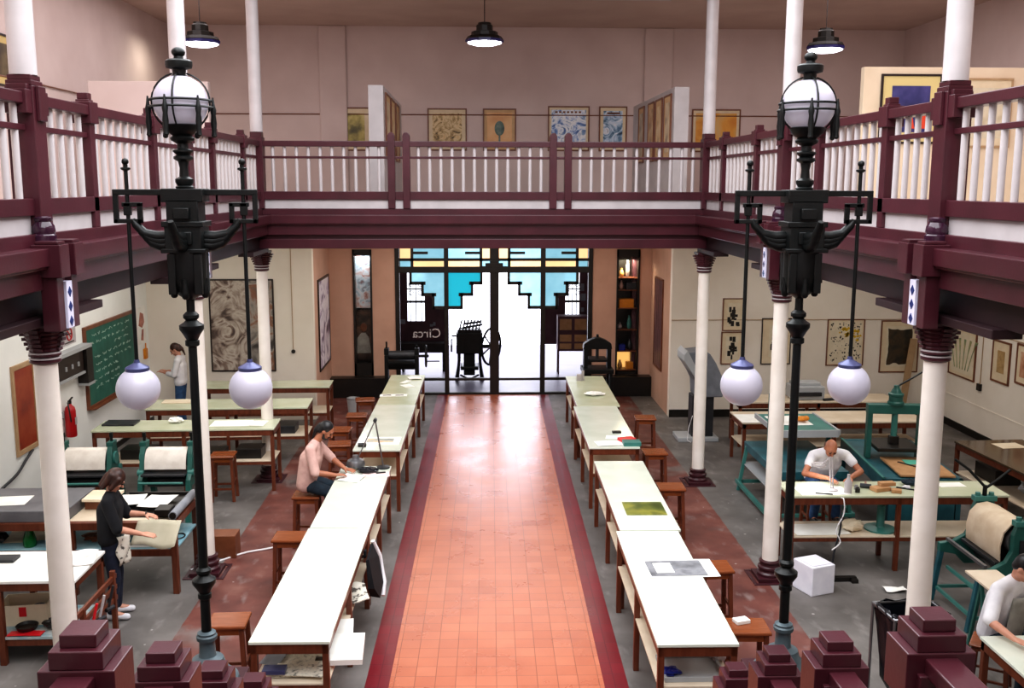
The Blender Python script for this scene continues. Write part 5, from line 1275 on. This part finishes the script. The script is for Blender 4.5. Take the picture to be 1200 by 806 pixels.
t = thing('magnifier_lamp', 'white jointed magnifier lamp between the bald man and the camera', 'lamp', (4.34, 11.95, ZB))
MB().lathe([(.08, ZB), (.08, ZB+.02), (.02, ZB+.03)], c=(4.33, 11.97, 0), n=18).build('lamp_base', 'white', t)
MB().tube([(4.32, 11.97, ZB+.03), (4.3, 12.0, 1.42)], .01, 8).tube([(4.35, 11.97, ZB+.03), (4.33, 12.0, 1.42)], .01, 8).tube([(4.31, 12.0, 1.42), (4.22, 12.05, 1.3)], .01, 8).build('lamp_arm', 'white', t)
MB().tube([(4.2+.075*math.cos(k*PI/10), 12.1+.075*math.sin(k*PI/10), 1.29) for k in range(20)], .018, 8, True).build('lamp_ring', 'white', t, smooth=60)
single('power_cable', MB().tube(spl([(4.36, 11.7, .98), (4.37, 11.64, .97), (4.37, 11.62, .8), (4.28, 11.6, .6), (4.33, 11.58, .45), (4.2, 11.5, .38)]), .008, 6), 'rope', 'white cable hanging from the work bench to the white box', 'cable')
single('power_cable', MB().tube(spl([(4.34, 11.64, .9), (4.34, 11.63, .6), (4.28, 11.63, .3), (4.25, 11.62, .02)]), .012, 6), 'cable', 'black cable hanging from the work bench', 'cable')
paper('white papers spread on the shelf of the work bench', 4.2, 12.0, .461, .7, .4, .05, 'paper', .012, 3)
crumple('cream paper bag on the shelf of the work bench', 4.62, 11.95, .462, .15, .15, 'paper2', 15, 'paper_bag', 'bag')
t = thing('green_stand', 'green pedestal with a round blue base on the work bench shelf', 'stand', (5.0, 12.0, .461))
MB().lathe([(.2, .461), (.2, .48), (.06, .5), (.05, .52), (.05, .78), (.07, .8)], c=(5.0, 12.0, 0), n=20).build('body', 'teal', t, smooth=40)
# yellow table, drawing sheet, brown table shelf
paper('tilted white drawing sheet on the left end of the buff table', 4.62, 16.6, .821, .5, .62, 0, 'paper', .0, 1)
crumple('white plastic bag under the brown table by the right wall', 7.75, 13.3, .451, .22, .3, 'lightgrey', 21, 'plastic_bag', 'bag')
single('storage_box', MB().box(-.3, .3, -.3, .3, 0, .22), 'dark', 'black box on the shelf of the brown table', 'box', bevel=.006).location = (7.75, 14.1, .451)
single('storage_box', MB().box(-.12, .12, -.15, .15, 0, .18), 'kraft', 'brown carton on the shelf of the brown table', 'box', bevel=.006).location = (7.75, 12.85, .451)
paper('pale sheet on the brown glass top by the right wall', 7.9, 14.3, .921, .4, .3, .1, 'paper2')
# left paint table
zp = .901
single('dark_tray', MB().box(-.12, .12, -.09, .09, 0, .03), 'darksteel', 'dark grey tray on the white paint table', 'tray', bevel=.006).location = (-5.1, 10.15, zp)
paper('crumpled printed papers on the right end of the white paint table', -4.32, 10.12, zp, .32, .36, .2, art('pinkish_proof', ['#e8a8a0', '#f0ecec', '#f4f2f2'], 'noise', 5), .05, 3, .004)
paper('second loose white sheet on the paint table near the column', -4.5, 10.25, zp, .26, .2, -.2, 'paper', .02, 4)
t = thing('cardboard_box', 'open speckled cardboard box under the paint table', 'box', (-4.85, 10.02, .301), .1)
MB().box(-.24, .24, -.16, -.15, 0, .22).box(-.24, .24, .15, .16, 0, .22).box(-.24, -.23, -.15, .15, 0, .22).box(.23, .24, -.15, .15, 0, .22).box(-.23, .23, -.15, .15, 0, .01).build('box_walls', 'paper2', t, local=True)
MB().box(-.03, .04, -.166, -.16, .1, .2).build('red_patch', 'redplastic', t, local=True)
single('tin', MB().lathe([(.05, 0), (.05, .1), (.045, .105)], n=16), 'redplastic', 'red tin inside the cardboard box', 'tin', smooth=40).location = (-4.9, 10.02, .315)
single('tin', MB().lathe([(.06, 0), (.06, .13), (.055, .135)], n=16), 'darksteel', 'dark tin inside the cardboard box', 'tin', smooth=40).location = (-4.74, 10.04, .315)
single('ink_pan', MB().lathe([(.09, 0), (.11, .04), (.1, .045), (.085, .015)], n=20), 'dark', 'round black pan on the paint table shelf', 'pan', smooth=40).location = (-4.75, 9.76, .315)
crumple('black rag right of the round pan on the paint table shelf', -4.5, 9.78, .312, .1, .1, 'dark', 31, 'rag', 'cloth')
single('red_card', MB().sheet(-.17, .17, -.06, .06, 0, .004, amp=.01, seed=2), 'redplastic', 'bright red sheet at the front of the paint table shelf', 'card', smooth=50).location = (-4.72, 9.66, .295+.008)
single('oil_bottle', MB().lathe([(.035, 0), (.035, .15), (.015, .18), (.014, .24)], n=14), 'gold', 'yellow bottle by the column on the paint table shelf', 'bottle', smooth=40).location = (-4.36, 9.8, .301)
crumple('dark green bundle at the left of the paint table shelf', -5.32, 9.85, .301, .14, .28, 'bluegreen', 33, 'bundle', 'cloth')
crumple('dark leafy heap at the far left of the paint table shelf', -5.7, 9.85, .301, .18, .3, 'dark', 35, 'bundle', 'cloth')
t = thing('tool_rack', 'red-brown wooden rack holding rollers at the end of the paint table', 'rack', (-4.0, 9.7, 0))
for y in (9.3, 10.12): MB().box(-4.02, -3.97, y-.025, y+.025, 0, .78 if y > 10 else .72).build('rack_post', 'wood', t, bevel=.004)
for z in (.46, .58, .7): MB().beam((-3.995, 9.15, z), (-3.995, 10.2, z), .03, .05).build('rack_rail', 'wood', t, bevel=.003)
for k, (y, m) in enumerate(((9.4, 'redplastic'), (9.6, 'white'), (9.85, 'darksteel'))):
    r_ = thing('hand_roller', ('red', 'white', 'grey')[k]+' handled roller stuck in the wooden tool rack', 'tool', (-3.93, y, .47))
    MB().cyl((-3.95, y, .5), (-3.9, y+.02, .72), .014, n=10).build('handle', m, r_)
    MB().cyl((-3.96, y-.05, .48), (-3.92, y+.05, .48), .022, n=12).build('roller', 'darksteel', r_)
# left print bench
paper('white sheet on the grey bed plate left of the near column', -5.75, 11.75, 1.031, .42, .36, .1)
t = thing('book_stack', 'pile of buff papers on a wooden block behind the near left column', 'papers', (-4.85, 11.75, .89))
MB().box(-4.91, -4.56, 11.82, 12.1, .891, 1.0).build('block', 'frame', t, bevel=.004)
MB().sheet(-4.92, -4.54, 11.76, 12.14, 1.001, .03, amp=.006, seed=4).build('papers', 'paper2', t)
crumple('dark cloth and brushes beside the woman in black', -4.42, 11.62, .931, .1, .14, 'dark', 41, 'rag', 'cloth')
paper('white sheets spread over the black tray, left pile', -4.38, 11.92, .972, .3, .42, .12, 'paper', .012, 5)
paper('white sheets spread over the black tray, right pile', -4.04, 11.85, .974, .34, .46, -.08, 'paper', .014, 7)
single('black_case', MB().box(-.09, .09, -.11, .11, 0, .08), 'dark', 'black box at the front right corner of the print bench', 'box', bevel=.006).location = (-3.86, 11.52, .931)
t = thing('paper_roll', 'grey tube lying along the right end of the print bench', 'tube', (-3.72, 11.8, .931))
MB().cyl((-3.715, 11.34, .96), (-3.715, 12.22, .96), .05, n=18).build('tube', 'seatgrey', t, smooth=50)
MB().cyl((-3.715, 11.335, .96), (-3.715, 11.34, .96), .04, n=18).build('tube_end', 'dark', t)
t = thing('bottle', 'green glass bottle on the print bench shelf at the left', 'bottle', (-5.45, 11.5, .556))
MB().lathe([(.07, .556), (.075, .57), (.075, .64), (.04, .76), (.018, .81), (.018, .84)], c=(-5.45, 11.5, 0), n=20).build('bottle_body', 'bottle', t, smooth=50)
paper('buff sheets on the left of the print bench shelf', -5.6, 11.85, .556, .5, .5, .2, 'paper2', .02, 9)
crumple('black bag on the print bench shelf at the far left', -5.95, 11.6, .556, .2, .14, 'dark', 43, 'cloth_bag', 'bag')
crumple('reddish cloth on the print bench shelf left of the woman', -4.72, 11.7, .556, .2, .08, 'frame', 45, 'cloth_heap', 'cloth')
paper('white sheets on the print bench shelf below the lifted sheet', -4.05, 11.6, .556, .5, .4, .05, 'paper', .012, 9)
single('cable_coil', MB().tube([(-3.78+.07*math.cos(k*PI/10), 11.75+.1*math.sin(k*PI/10), .563+.002*k/20) for k in range(36)], .008, 6), 'dark', 'black cable coil on the right of the print bench shelf', 'cable')
# bench tables
paper('white proof sheets on the nearest bench table', -4.05, 15.68, 1.021, .62, .4, .03)
paper('second row of white sheets on the nearest bench table', -3.65, 15.66, 1.021, .3, .36, -.05, 'paper', .006, 2)
crumple('crumpled white tissue on the nearest bench table', -4.95, 15.75, 1.021, .12, .09, 'paper', 51)
paper('cream sheets at the left end of the middle bench table', -5.4, 17.4, 1.001, .5, .3, .05, 'paper2', .006, 3, .012)
single('dark_tray', MB().box(-.25, .25, -.16, .16, 0, .03), 'darksteel', 'dark tray at the left end of the nearest bench table', 'tray', bevel=.005).location = (-5.8, 15.7, 1.021)
single('black_portfolio', MB().box(-.4, .4, -.2, .2, 0, .1), 'dark', 'black portfolio on the shelf of the middle bench table', 'portfolio', bevel=.006).location = (-4.9, 17.25, .501)
single('black_portfolio', MB().box(-.5, .4, -.2, .2, 0, .12), 'dark', 'black portfolio on the shelf of the nearest bench table', 'portfolio', bevel=.006).location = (-4.6, 15.62, .501)
single('floor_cable', MB().tube(spl([(-3.75, 12.05, .012), (-3.5, 12.3, .012), (-3.2, 12.62, .012), (-2.9, 12.78, .012), (-2.55, 13.05, .012)]), .012, 6), 'rope', 'white cable trailing across the red floor strip from the left column', 'cable')
single('wooden_case', MB().box(-.17, .17, -.14, .14, 0, .3), 'frame', 'small reddish case on the floor at the foot of the print bench', 'case', bevel=.006).location = (-3.45, 12.6, 0)

# more things on the shelves and in the corners
for k, (x, w) in enumerate(((-5.5, .5), (-3.75, .4))):
    single('storage_box', MB().box(-w/2, w/2, -.18, .18, 0, .16), 'dark', ('black box at the left of the nearest bench table shelf', 'black box at the right of the nearest bench table shelf')[k], 'box', bevel=.005).location = (x, 15.62, .501)
single('storage_box', MB().box(-.3, .3, -.2, .2, 0, .13), 'darksteel', 'dark grey box on the right of the middle bench table shelf', 'box', bevel=.005).location = (-3.6, 17.25, .501)
t = thing('waste_bin', 'pale round waste bin by the black plinth at the left', 'bin', (-2.72, 20.7, 0))
MB().lathe([(.11, 0), (.14, .34), (.13, .34), (.1, .02)], c=(-2.72, 20.7, 0), n=22).build('bin_body', 'lightgrey', t, smooth=50)
MB().tube([(-2.72+.14*math.cos(k*PI/11), 20.7+.14*math.sin(k*PI/11), .34) for k in range(22)], .008, 6, True).build('bin_rim', 'steel', t, smooth=50)

# ---------------------------------------------------------------- people
def fuse(o, voxel, smooth=6, fac=.5):
    r = o.modifiers.new('r', 'REMESH'); r.mode = 'VOXEL'; r.voxel_size = voxel; r.use_smooth_shade = True
    s = o.modifiers.new('s', 'SMOOTH'); s.iterations = smooth; s.factor = fac
    bpy.context.view_layer.update()
    me = bpy.data.meshes.new_from_object(o.evaluated_get(bpy.context.evaluated_depsgraph_get()))
    o.modifiers.clear(); old = o.data; nm = old.name; o.data = me; bpy.data.meshes.remove(old); me.name = nm
    if not me.materials: me.materials.append(None)
    me.polygons.foreach_set('use_smooth', [True]*len(me.polygons))
    return o
def basis(f, up=(0, 0, 1)):
    F = V(f).normalized(); S = V(up).cross(F).normalized(); U = F.cross(S)
    return F, S, U
def ell(mb, c, r, B):
    F, S, U = B; Rm = Mx(((F.x, S.x, U.x, 0), (F.y, S.y, U.y, 0), (F.z, S.z, U.z, 0), (0, 0, 0, 1)))
    mb.sph(c, r, M=Rm, n=20, m=14)
def hand(mb, w, d, n, side, curl=.35, sc=1.0):
    """w wrist, d direction of the fingers, n back-of-hand normal, side +1 puts the thumb on d x n"""
    d = V(d).normalized(); n = (V(n)-d*V(n).dot(d)).normalized(); a = d.cross(n)*side
    w = V(w)
    for k in range(4):
        o = (k-1.5)*.021*sc
        mb.cap(w+a*o*.5+d*.015*sc, w+a*o+d*.085*sc, .015*sc, .0125*sc, 10, 4)
    for k, L in enumerate((.066, .076, .072, .055)):    # index .. little
        o = (1.5-k)*.0215*sc; b = w+a*o+d*.09*sc
        dd = (d+a*(1.5-k)*.07).normalized(); ang = curl
        p = b
        for q, fr in enumerate((.45, .32, .23)):
            e = p+(dd*math.cos(ang*(q+.4))-n*math.sin(ang*(q+.4)))*L*fr*sc*1.05
            mb.cap(p, e, (.0098-.0012*q)*sc, (.0088-.0012*q)*sc, 10, 4); p = e
    t0 = w+a*.022*sc+d*.025*sc; t1 = t0+(a*.75+d*.55-n*.25).normalized()*.045*sc; t2 = t1+(a*.3+d*.85-n*.3).normalized()*.034*sc
    mb.cap(t0, t1, .016*sc, .0115*sc, 10, 4); mb.cap(t1, t2, .011*sc, .0085*sc, 10, 4)

def figure(t, J, face, skin='skin', shirt='tee', trousers='jeans', shoes='dark', hair='hair', style='short', sleeve=.6, handdir=None, handn=None, beard=False, female=False, curl=.35, backdir=None, bulk=1.0):
    """J: world joints pelvis, chest, neck, head, sh/el/wr/hip/kn/an/toe as (right, left) pairs"""
    J = {k: (V(v) if not isinstance(v[0], (tuple, list, V)) else (V(v[0]), V(v[1]))) for k, v in J.items()}
    pel, che, nek, hd = J['pelvis'], J['chest'], J['neck'], J['head']
    k = .93 if female else 1.0
    side = (J['sh'][1]-J['sh'][0]).normalized()
    def torso(mb, g, sleeves=None):
        for o in (-.075, -.025, .025, .075):
            mb.cap(pel+side*o*1.15*k, che+side*o*k, (.098+g)*k*(1 if g < 0 else 1+(bulk-1)*.35), (.1+g)*k*(1 if g < 0 else bulk))
            mb.cap(che+side*o*k, nek-(nek-che)*.3+side*o*.8, (.1+g)*k*(1 if g < 0 else bulk), (.072+g)*k)
        mb.cap(J['sh'][0]+side*.02, J['sh'][1]-side*.02, .058*k+g, .058*k+g)
        for i in (0, 1):
            mb.cap(nek-(nek-che)*.1, J['sh'][i].lerp(nek, .12), .056*k+g, .055*k+g)
            if sleeves is not None:
                s, e, w = J['sh'][i], J['el'][i], J['wr'][i]
                if sleeves <= 1: mb.cap(s, s.lerp(e, sleeves), .053*k+g, .048*k+g*1.3)
                else: mb.cap(s, e, .053*k+g, .045*k+g); mb.cap(e, e.lerp(w, sleeves-1), .045*k+g, .036*k+g*1.2)
    def legs(mb, g, cut=1.0):
        for i in (0, 1):
            h, n_, a = J['hip'][i], J['kn'][i], J['an'][i]
            mb.cap(h, n_, .084*k+g, .06*k+g); mb.cap(n_, n_.lerp(a, cut), .058*k+g, .042*k+g*1.3)
            c = n_.lerp(a, .3); mb.cap(c, n_.lerp(a, .5), .055*k+g*.5, .05*k+g*.5)
    F, S, U = B = basis(face)
    mb = MB(); torso(mb, -.004); legs(mb, -.004)
    for i in (0, 1):
        s, e, w = J['sh'][i], J['el'][i], J['wr'][i]
        mb.cap(s, e, .05*k, .041*k); mb.cap(e, e.lerp(w, .35), .042*k, .041*k); mb.cap(e.lerp(w, .35), w, .041*k, .027*k)
        d = V(handdir[i]) if handdir else (w-e); n = V(handn[i]) if handn else V((0, 0, 1))
        hand(mb, w, d, n, -1 if i == 0 else 1, curl, .98 if female else 1.05)
        mb.cap(J['an'][i], J['toe'][i], .036, .028)
    mb.cap(nek, hd-U*.06-F*.02, .054*k, .05*k)
    ell(mb, hd+U*.012-F*.008, (.097, .076, .108), B); ell(mb, hd-U*.055+F*.022, (.068, .058, .072), B)
    mb.cap(hd-U*.1+F*.062, hd-U*.1+F*.064, .022, .022)
    mb.cap(hd+F*.086+U*.004, hd+F*.112-U*.03, .009, .0145, 10, 4)
    mb.cap(hd+F*.083+U*.026-S*.038, hd+F*.083+U*.026+S*.038, .012, .012, 10, 4)
    for q in (-1, 1):
        ell(mb, hd+S*q*.077-F*.008-U*.012, (.02, .01, .031), B); mb.cap(hd+S*q*.04+F*.062-U*.03, hd+S*q*.042+F*.06-U*.032, .022, .022, 10, 4)
    b = fuse(mb.build('body', skin, t), .0075, 3)
    mb = MB()
    for q in (-1, 1): mb.sph(hd+F*.084+S*q*.033+U*.003, (.0125, .0125, .009), n=12, m=8)
    mb.build('eye', 'eye', t, smooth=True)
    mb = MB()
    for q in (-1, 1): mb.cap(hd+F*.093+S*q*.018+U*.03, hd+F*.08+S*q*.05+U*.03, .006, .004, 8, 3)
    mb.build('eyebrow', hair if style != 'bald' else 'hair', t, smooth=True)
    MB().cap(hd+F*.088-U*.066-S*.018, hd+F*.088-U*.066+S*.018, .008, .008, 8, 3).build('mouth', 'lips', t, smooth=True)
    # clothes
    mb = MB(); torso(mb, .014, sleeve)
    if True: mb.cap(pel-side*.09, pel+side*.09, .108*k+.008, .108*k+.008)
    fuse(mb.build('shirt', shirt, t), .011, 4)
    mb = MB(); legs(mb, .014, .93)
    for i in (0, 1): mb.cap(pel, J['hip'][i], .1*k+.01, .088*k+.012)
    mb.cap(J['hip'][0]+V((0, 0, .03)), J['hip'][1]+V((0, 0, .03)), .1*k, .1*k)
    fuse(mb.build('trousers', trousers, t), .011, 4)
    for i in (0, 1):
        a, e = J['an'][i], J['toe'][i]; d = (e-a); h = V((d.x, d.y, 0)).normalized()
        mb = MB().cap(a-h*.045-V((0, 0, .028)), e-V((0, 0, .0)), .042, .036).cap(a, a-V((0, 0, .02)), .046, .046)
        fuse(mb.build('shoe', shoes, t), .009, 3)
    # hair
    mb = MB()
    if style == 'bald':
        for q in (-1, 1): ell(mb, hd-F*.035+S*q*.048-U*.01, (.06, .034, .05), B)
        ell(mb, hd-F*.06-U*.02, (.05, .066, .05), B)
        fuse(mb.build('hair', mat('cropped_grey_brown_hair', '#5a4438', .8), t), .008, 3)
        return
    if style == 'bob':
        ell(mb, hd-F*.018+U*.022, (.108, .096, .114), B)
        for q in (-1, 1):
            mb.cap(hd+S*q*.07+F*.012+U*.03, hd+S*q*.078-F*.0-U*.09, .04, .028)
            mb.cap(hd+S*q*.045-F*.07+U*.03, hd+S*q*.05-F*.075-U*.12, .045, .03)
            mb.cap(hd-F*.085, hd-F*.09-U*.12, .05, .035)
    else:
        ell(mb, hd-F*.022+U*.026, (.1, .083, .107), B); ell(mb, hd-F*.06-U*.03, (.05, .068, .06), B)
        if style == 'tail':
            bd = V(backdir) if backdir else -F*.6-V((0, 0, .8))
            p0 = hd-F*.115+U*.02; bd.normalize()
            mb.cap(hd-F*.08+U*.03, p0, .04, .024); mb.cap(p0, p0+bd*.09-F*.015, .026, .03); mb.cap(p0+bd*.09-F*.015, p0+bd*.22, .03, .012)
    fuse(mb.build('hair', hair, t), .008, 4)
    if beard:
        mb = MB(); ell(mb, hd-U*.082+F*.04, (.05, .05, .042), B); mb.cap(hd+F*.086-U*.05-S*.025, hd+F*.086-U*.05+S*.025, .011, .011)
        for q in (-1, 1): mb.cap(hd+S*q*.066+F*.005-U*.03, hd+S*q*.05+F*.03-U*.09, .013, .022)
        fuse(mb.build('beard', hair, t), .008, 3)
def frame_of(base, heading):
    c, s = math.cos(heading), math.sin(heading); b = V(base)
    return lambda f, l, u: b+V((c*f-s*l, s*f+c*l, u))

# man in the pink shirt, seated at the left row and drawing
t = thing('person', 'seated person in a pink shirt with dark tied hair, drawing at the left row', 'person', (-2.42, 12.95, .72))
P = frame_of((-2.42, 12.95, 0), 0)
figure(t, dict(pelvis=P(0, 0, .865), chest=P(.07, 0, 1.2), neck=P(.14, 0, 1.42), head=P(.28, -.01, 1.575),
    sh=(P(.09, -.2, 1.36), P(.11, .2, 1.36)), el=(P(.16, -.27, 1.07), P(.3, .26, 1.12)), wr=(P(.4, -.2, 1.02), P(.5, .1, 1.02)),
    hip=(P(.02, -.1, .86), P(.02, .1, .86)), kn=(P(.33, -.14, .765), P(.33, .14, .765)), an=(P(.275, -.14, .365), P(.275, .14, .365)), toe=(P(.4, -.15, .345), P(.4, .15, .345))),
    (.8, -.12, -.6), skin='skindark', shirt='pink', trousers='navy', hair='hairblack', style='tail', sleeve=1.0, beard=True, bulk=1.25,
    handdir=[(.9, .35, -.05), (.85, -.5, -.05)], handn=[(0, 0, 1), (0, 0, 1)], curl=.33, backdir=(-.5, 0, -.9))
# woman in black at the print bench
t = thing('person', 'standing person in a black top and dark jeans lifting a sheet at the print bench', 'person', (-4.2, 10.72, 0))
P = frame_of((-4.2, 10.72, 0), .18)
figure(t, dict(pelvis=P(-.02, 0, .95), chest=P(0, 0, 1.26), neck=P(.02, 0, 1.44), head=P(.075, 0, 1.585),
    sh=(P(.0, -.175, 1.38), P(.02, .175, 1.38)), el=(P(.1, -.23, 1.1), P(.14, .2, 1.13)), wr=(P(.34, -.16, 1.0), P(.34, .14, 1.13)),
    hip=(P(-.02, -.085, .92), P(-.02, .085, .92)), kn=(P(.02, -.09, .49), P(.02, .1, .49)), an=(P(-.03, -.09, .085), P(-.01, .1, .085)), toe=(P(.13, -.11, .038), P(.15, .12, .038))),
    (.72, .3, -.62), shirt='black', trousers='darkjeans', shoes='tee', hair='hair', style='bob', sleeve=1.0, female=True, bulk=1.2,
    handdir=[(.95, .2, -.2), (.95, -.1, -.2)], handn=[(.1, -.3, 1), (0, 0, 1)], curl=.3)
mb = MB(); vs = []; n_ = 8
for i in range(n_+1):
    for j in range(n_+1):
        a = -1.1+1.5*i/n_; u = .98-.33*j/n_
        vs.append(P(.0+.165*math.cos(a)+.02*math.sin(j*1.1+i), .175*math.sin(a), u))
for i in range(n_):
    for j in range(n_): q = i*(n_+1)+j; mb.f.append((q, q+1, q+n_+2, q+n_+1))
mb.v = [V(p) for p in vs]
o = mb.build('patterned_apron', 'cloth', t, smooth=True); so = o.modifiers.new('Solidify', 'SOLIDIFY'); so.thickness = .008
MB().tube([P(.355+.032*math.cos(k*PI/8)*0, .14+.03*math.cos(k*PI/8), 1.128+.03*math.sin(k*PI/8)) for k in range(16)], .008, 6, True).build('watch', 'dark', t)
# the sheet she lifts
mb = MB(); vs = []; nx, ny = 10, 6
for j in range(ny+1):
    for i in range(nx+1):
        x = -4.08+.5*i/nx+.03*j/ny; v = j/ny
        vs.append((x, 10.93+.22*v+.02*math.sin(i*.5), .74+.24*v+.03*math.sin(i*.6+.5)*(1-v)-.0))
mb.add(vs, [(j*(nx+1)+i, j*(nx+1)+i+1, (j+1)*(nx+1)+i+1, (j+1)*(nx+1)+i) for j in range(ny) for i in range(nx)])
o = single('lifted_sheet', mb, mat('grey_buff_sheet', '#b9b19c', .7, col2='#a8a18c', scale=4), 'curving grey-buff sheet lifted by the person in black', 'paper', smooth=60)
so = o.modifiers.new('Solidify', 'SOLIDIFY'); so.thickness = .003
# far woman by the back wall
t = thing('person', 'standing person in a white top and blue jeans near the chalkboard, looking at their hands', 'person', (-5.93, 19.45, 0))
P = frame_of((-5.93, 19.45, 0), PI)
figure(t, dict(pelvis=P(0, 0, .97), chest=P(.0, 0, 1.28), neck=P(.02, 0, 1.46), head=P(.08, 0, 1.6),
    sh=(P(.0, -.175, 1.4), P(.0, .175, 1.4)), el=(P(.06, -.22, 1.13), P(.06, .22, 1.13)), wr=(P(.28, -.08, 1.16), P(.28, .1, 1.16)),
    hip=(P(0, -.085, .93), P(0, .085, .93)), kn=(P(.03, -.09, .5), P(.03, .1, .5)), an=(P(0, -.09, .085), P(0, .1, .085)), toe=(P(.15, -.1, .038), P(.15, .12, .038))),
    (.8, 0, -.6) and (-.8, 0, -.6), shirt='tee', trousers='jeans', hair='hair', style='tail', sleeve=1.6, female=True,
    handdir=[(-.9, -.1, .25), (-.9, .1, .25)], curl=.5, backdir=(.5, 0, -.9))
# bald man leaning over the work bench
t = thing('person', 'seated bald person in a white tee shirt bent over the right work bench', 'person', (4.55, 13.05, .72))
P = frame_of((4.55, 13.05, 0), -PI/2)
figure(t, dict(pelvis=P(0, 0, .865), chest=P(.26, 0, 1.13), neck=P(.45, -.03, 1.34), head=P(.59, -.07, 1.41),
    sh=(P(.36, -.22, 1.25), P(.36, .22, 1.25)), el=(P(.5, -.37, 1.04), P(.5, .38, 1.06)), wr=(P(.78, -.16, 1.06), P(.8, .12, 1.06)),
    hip=(P(0, -.1, .842), P(0, .1, .842)), kn=(P(.42, -.15, .765), P(.42, .15, .765)), an=(P(.28, -.15, .365), P(.28, .15, .365)), toe=(P(.4, -.16, .345), P(.4, .16, .345))),
    (0, -.72, -.7), skin='skindark', shirt='tee', trousers='jeans', style='bald', sleeve=.45, bulk=1.15,
    handdir=[(.35, -.9, -.05), (-.4, -.9, -.05)], curl=.33)
mb = MB(); vs = []; n_ = 6
for i in range(n_+1):
    for j in range(n_+1):
        l = -.13+.26*i/n_; v = j/n_
        vs.append(P(.145+.24*(1-v), l, .86+.27*(1-v)))
mb.add(vs, [(i*(n_+1)+j, i*(n_+1)+j+1, (i+1)*(n_+1)+j+1, (i+1)*(n_+1)+j) for i in range(n_) for j in range(n_)])
o = mb.build('blue_apron', 'jeans', t, smooth=True); so = o.modifiers.new('Solidify', 'SOLIDIFY'); so.thickness = .01
st('wooden stool under the bald person at the right work bench', (4.55, 13.08, 0), 0, GS)
# woman at the lower right corner
t = thing('person', 'seated person in a white shirt and grey apron working at the lower right corner', 'person', (4.86, 8.78, .48))
wv = lambda *a: V(a)
figure(t, dict(pelvis=wv(4.78, 8.78, .62), chest=wv(4.79, 8.66, .98), neck=wv(4.82, 8.55, 1.22), head=wv(4.82, 8.42, 1.37),
    sh=(wv(4.62, 8.5, 1.13), wv(4.96, 8.72, 1.13)), el=(wv(4.46, 8.3, .92), wv(5.12, 8.5, .88)), wr=(wv(4.57, 8.08, .85), wv(4.98, 8.1, .85)),
    hip=(wv(4.71, 8.72, .595), wv(4.86, 8.82, .595)), kn=(wv(4.84, 8.32, .53), wv(5.06, 8.44, .53)), an=(wv(4.87, 8.42, .085), wv(5.07, 8.5, .085)), toe=(wv(4.95, 8.31, .038), wv(5.16, 8.4, .038))),
    (.45, -.6, -.6), shirt='tee', trousers='navy', hair='hairblack', style='short', sleeve=.95, female=False, bulk=1.15,
    handdir=[(.5, -.8, -.05), (-.2, -.95, -.05)], curl=.33)
Pp = frame_of((4.78, 8.72, 0), -.88)
mb = MB(); vs = []; n_ = 8
for i in range(n_+1):
    for j in range(n_+1):
        a = -1.0+2.0*i/n_; v = j/n_; vs.append(Pp(.03+.07*(1-v)*.8+.165*math.cos(a), .2*math.sin(a), .55+.5*(1-v)))
mb.add(vs, [(i*(n_+1)+j, i*(n_+1)+j+1, (i+1)*(n_+1)+j+1, (i+1)*(n_+1)+j) for i in range(n_) for j in range(n_)])
o = mb.build('grey_apron', 'apron', t, smooth=True); so = o.modifiers.new('Solidify', 'SOLIDIFY'); so.thickness = .01
st('low wooden stool under the person at the lower right corner', (4.78, 8.8, 0), -.6, GS, (1, 1, .66))
paper('pale card on the small table at the lower right corner', 4.95, 7.85, .781, .2, .16, .2, 'paper2')

# ---------------------------------------------------------------- light
def area(name, loc, rot, sx, sy, power, col=(1, 1, 1)):
    l = bpy.data.lights.new(name, 'AREA'); l.shape = 'RECTANGLE'; l.size = sx; l.size_y = sy; l.energy = power; l.color = col
    o = bpy.data.objects.new(name, l); C.objects.link(o); o.location = loc; o.rotation_euler = rot
    return o
area('skylight', (0, 6.9, 8.25), (0, 0, 0), 6.6, 13, 1500, (.95, .97, 1))
for sx_, xn in ((-5.1, 'left'), (6.4, 'right')):
    area('gallery_fill_'+xn, (sx_, 12.5, 3.9), (0, 0, 0), 1.6, 12, 170, (1, .965, .93))  # unseen fill lamp added under each side gallery
    area('upper_light_'+xn, (sx_, 13, 8.1), (0, 0, 0), 1.5, 14, 160, (1, .92, .93))
area('left_wall_light', (-6.0, 20.6, 7.3), (0, math.radians(30), 0), .9, .9, 9, (1, .95, .78))
area('magnifier_glow', (4.2, 12.1, 1.27), (0, 0, 0), .12, .12, 3, (1, 1, 1))
area('back_gallery_fill', (0, 19.5, 3.95), (0, 0, 0), 5, 3, 130, (1, .95, .9))  # unseen fill lamp added under the back gallery to brighten the recess
area('display_light', (3.36, 22.72, 3.1), (0, 0, 0), .3, .15, 16, (1, .85, .6))
area('display_light_left', (-2.68, 22.68, 3.2), (0, 0, 0), .3, .12, 4, (.95, .97, 1))
area('vestibule_fill', (.4, 28.2, 4.35), (0, 0, 0), 4, 2.4, 130, (.88, .9, 1))  # hidden lamp added to stand in for daylight in the vestibule
w = bpy.data.worlds.new('World'); bpy.context.scene.world = w; w.use_nodes = True
w.node_tree.nodes['Background'].inputs[0].default_value = (.9, .95, 1, 1); w.node_tree.nodes['Background'].inputs[1].default_value = .6
vs = bpy.context.scene.view_settings
vs.view_transform = 'Standard'; vs.look = 'Medium High Contrast'; vs.exposure = -.08
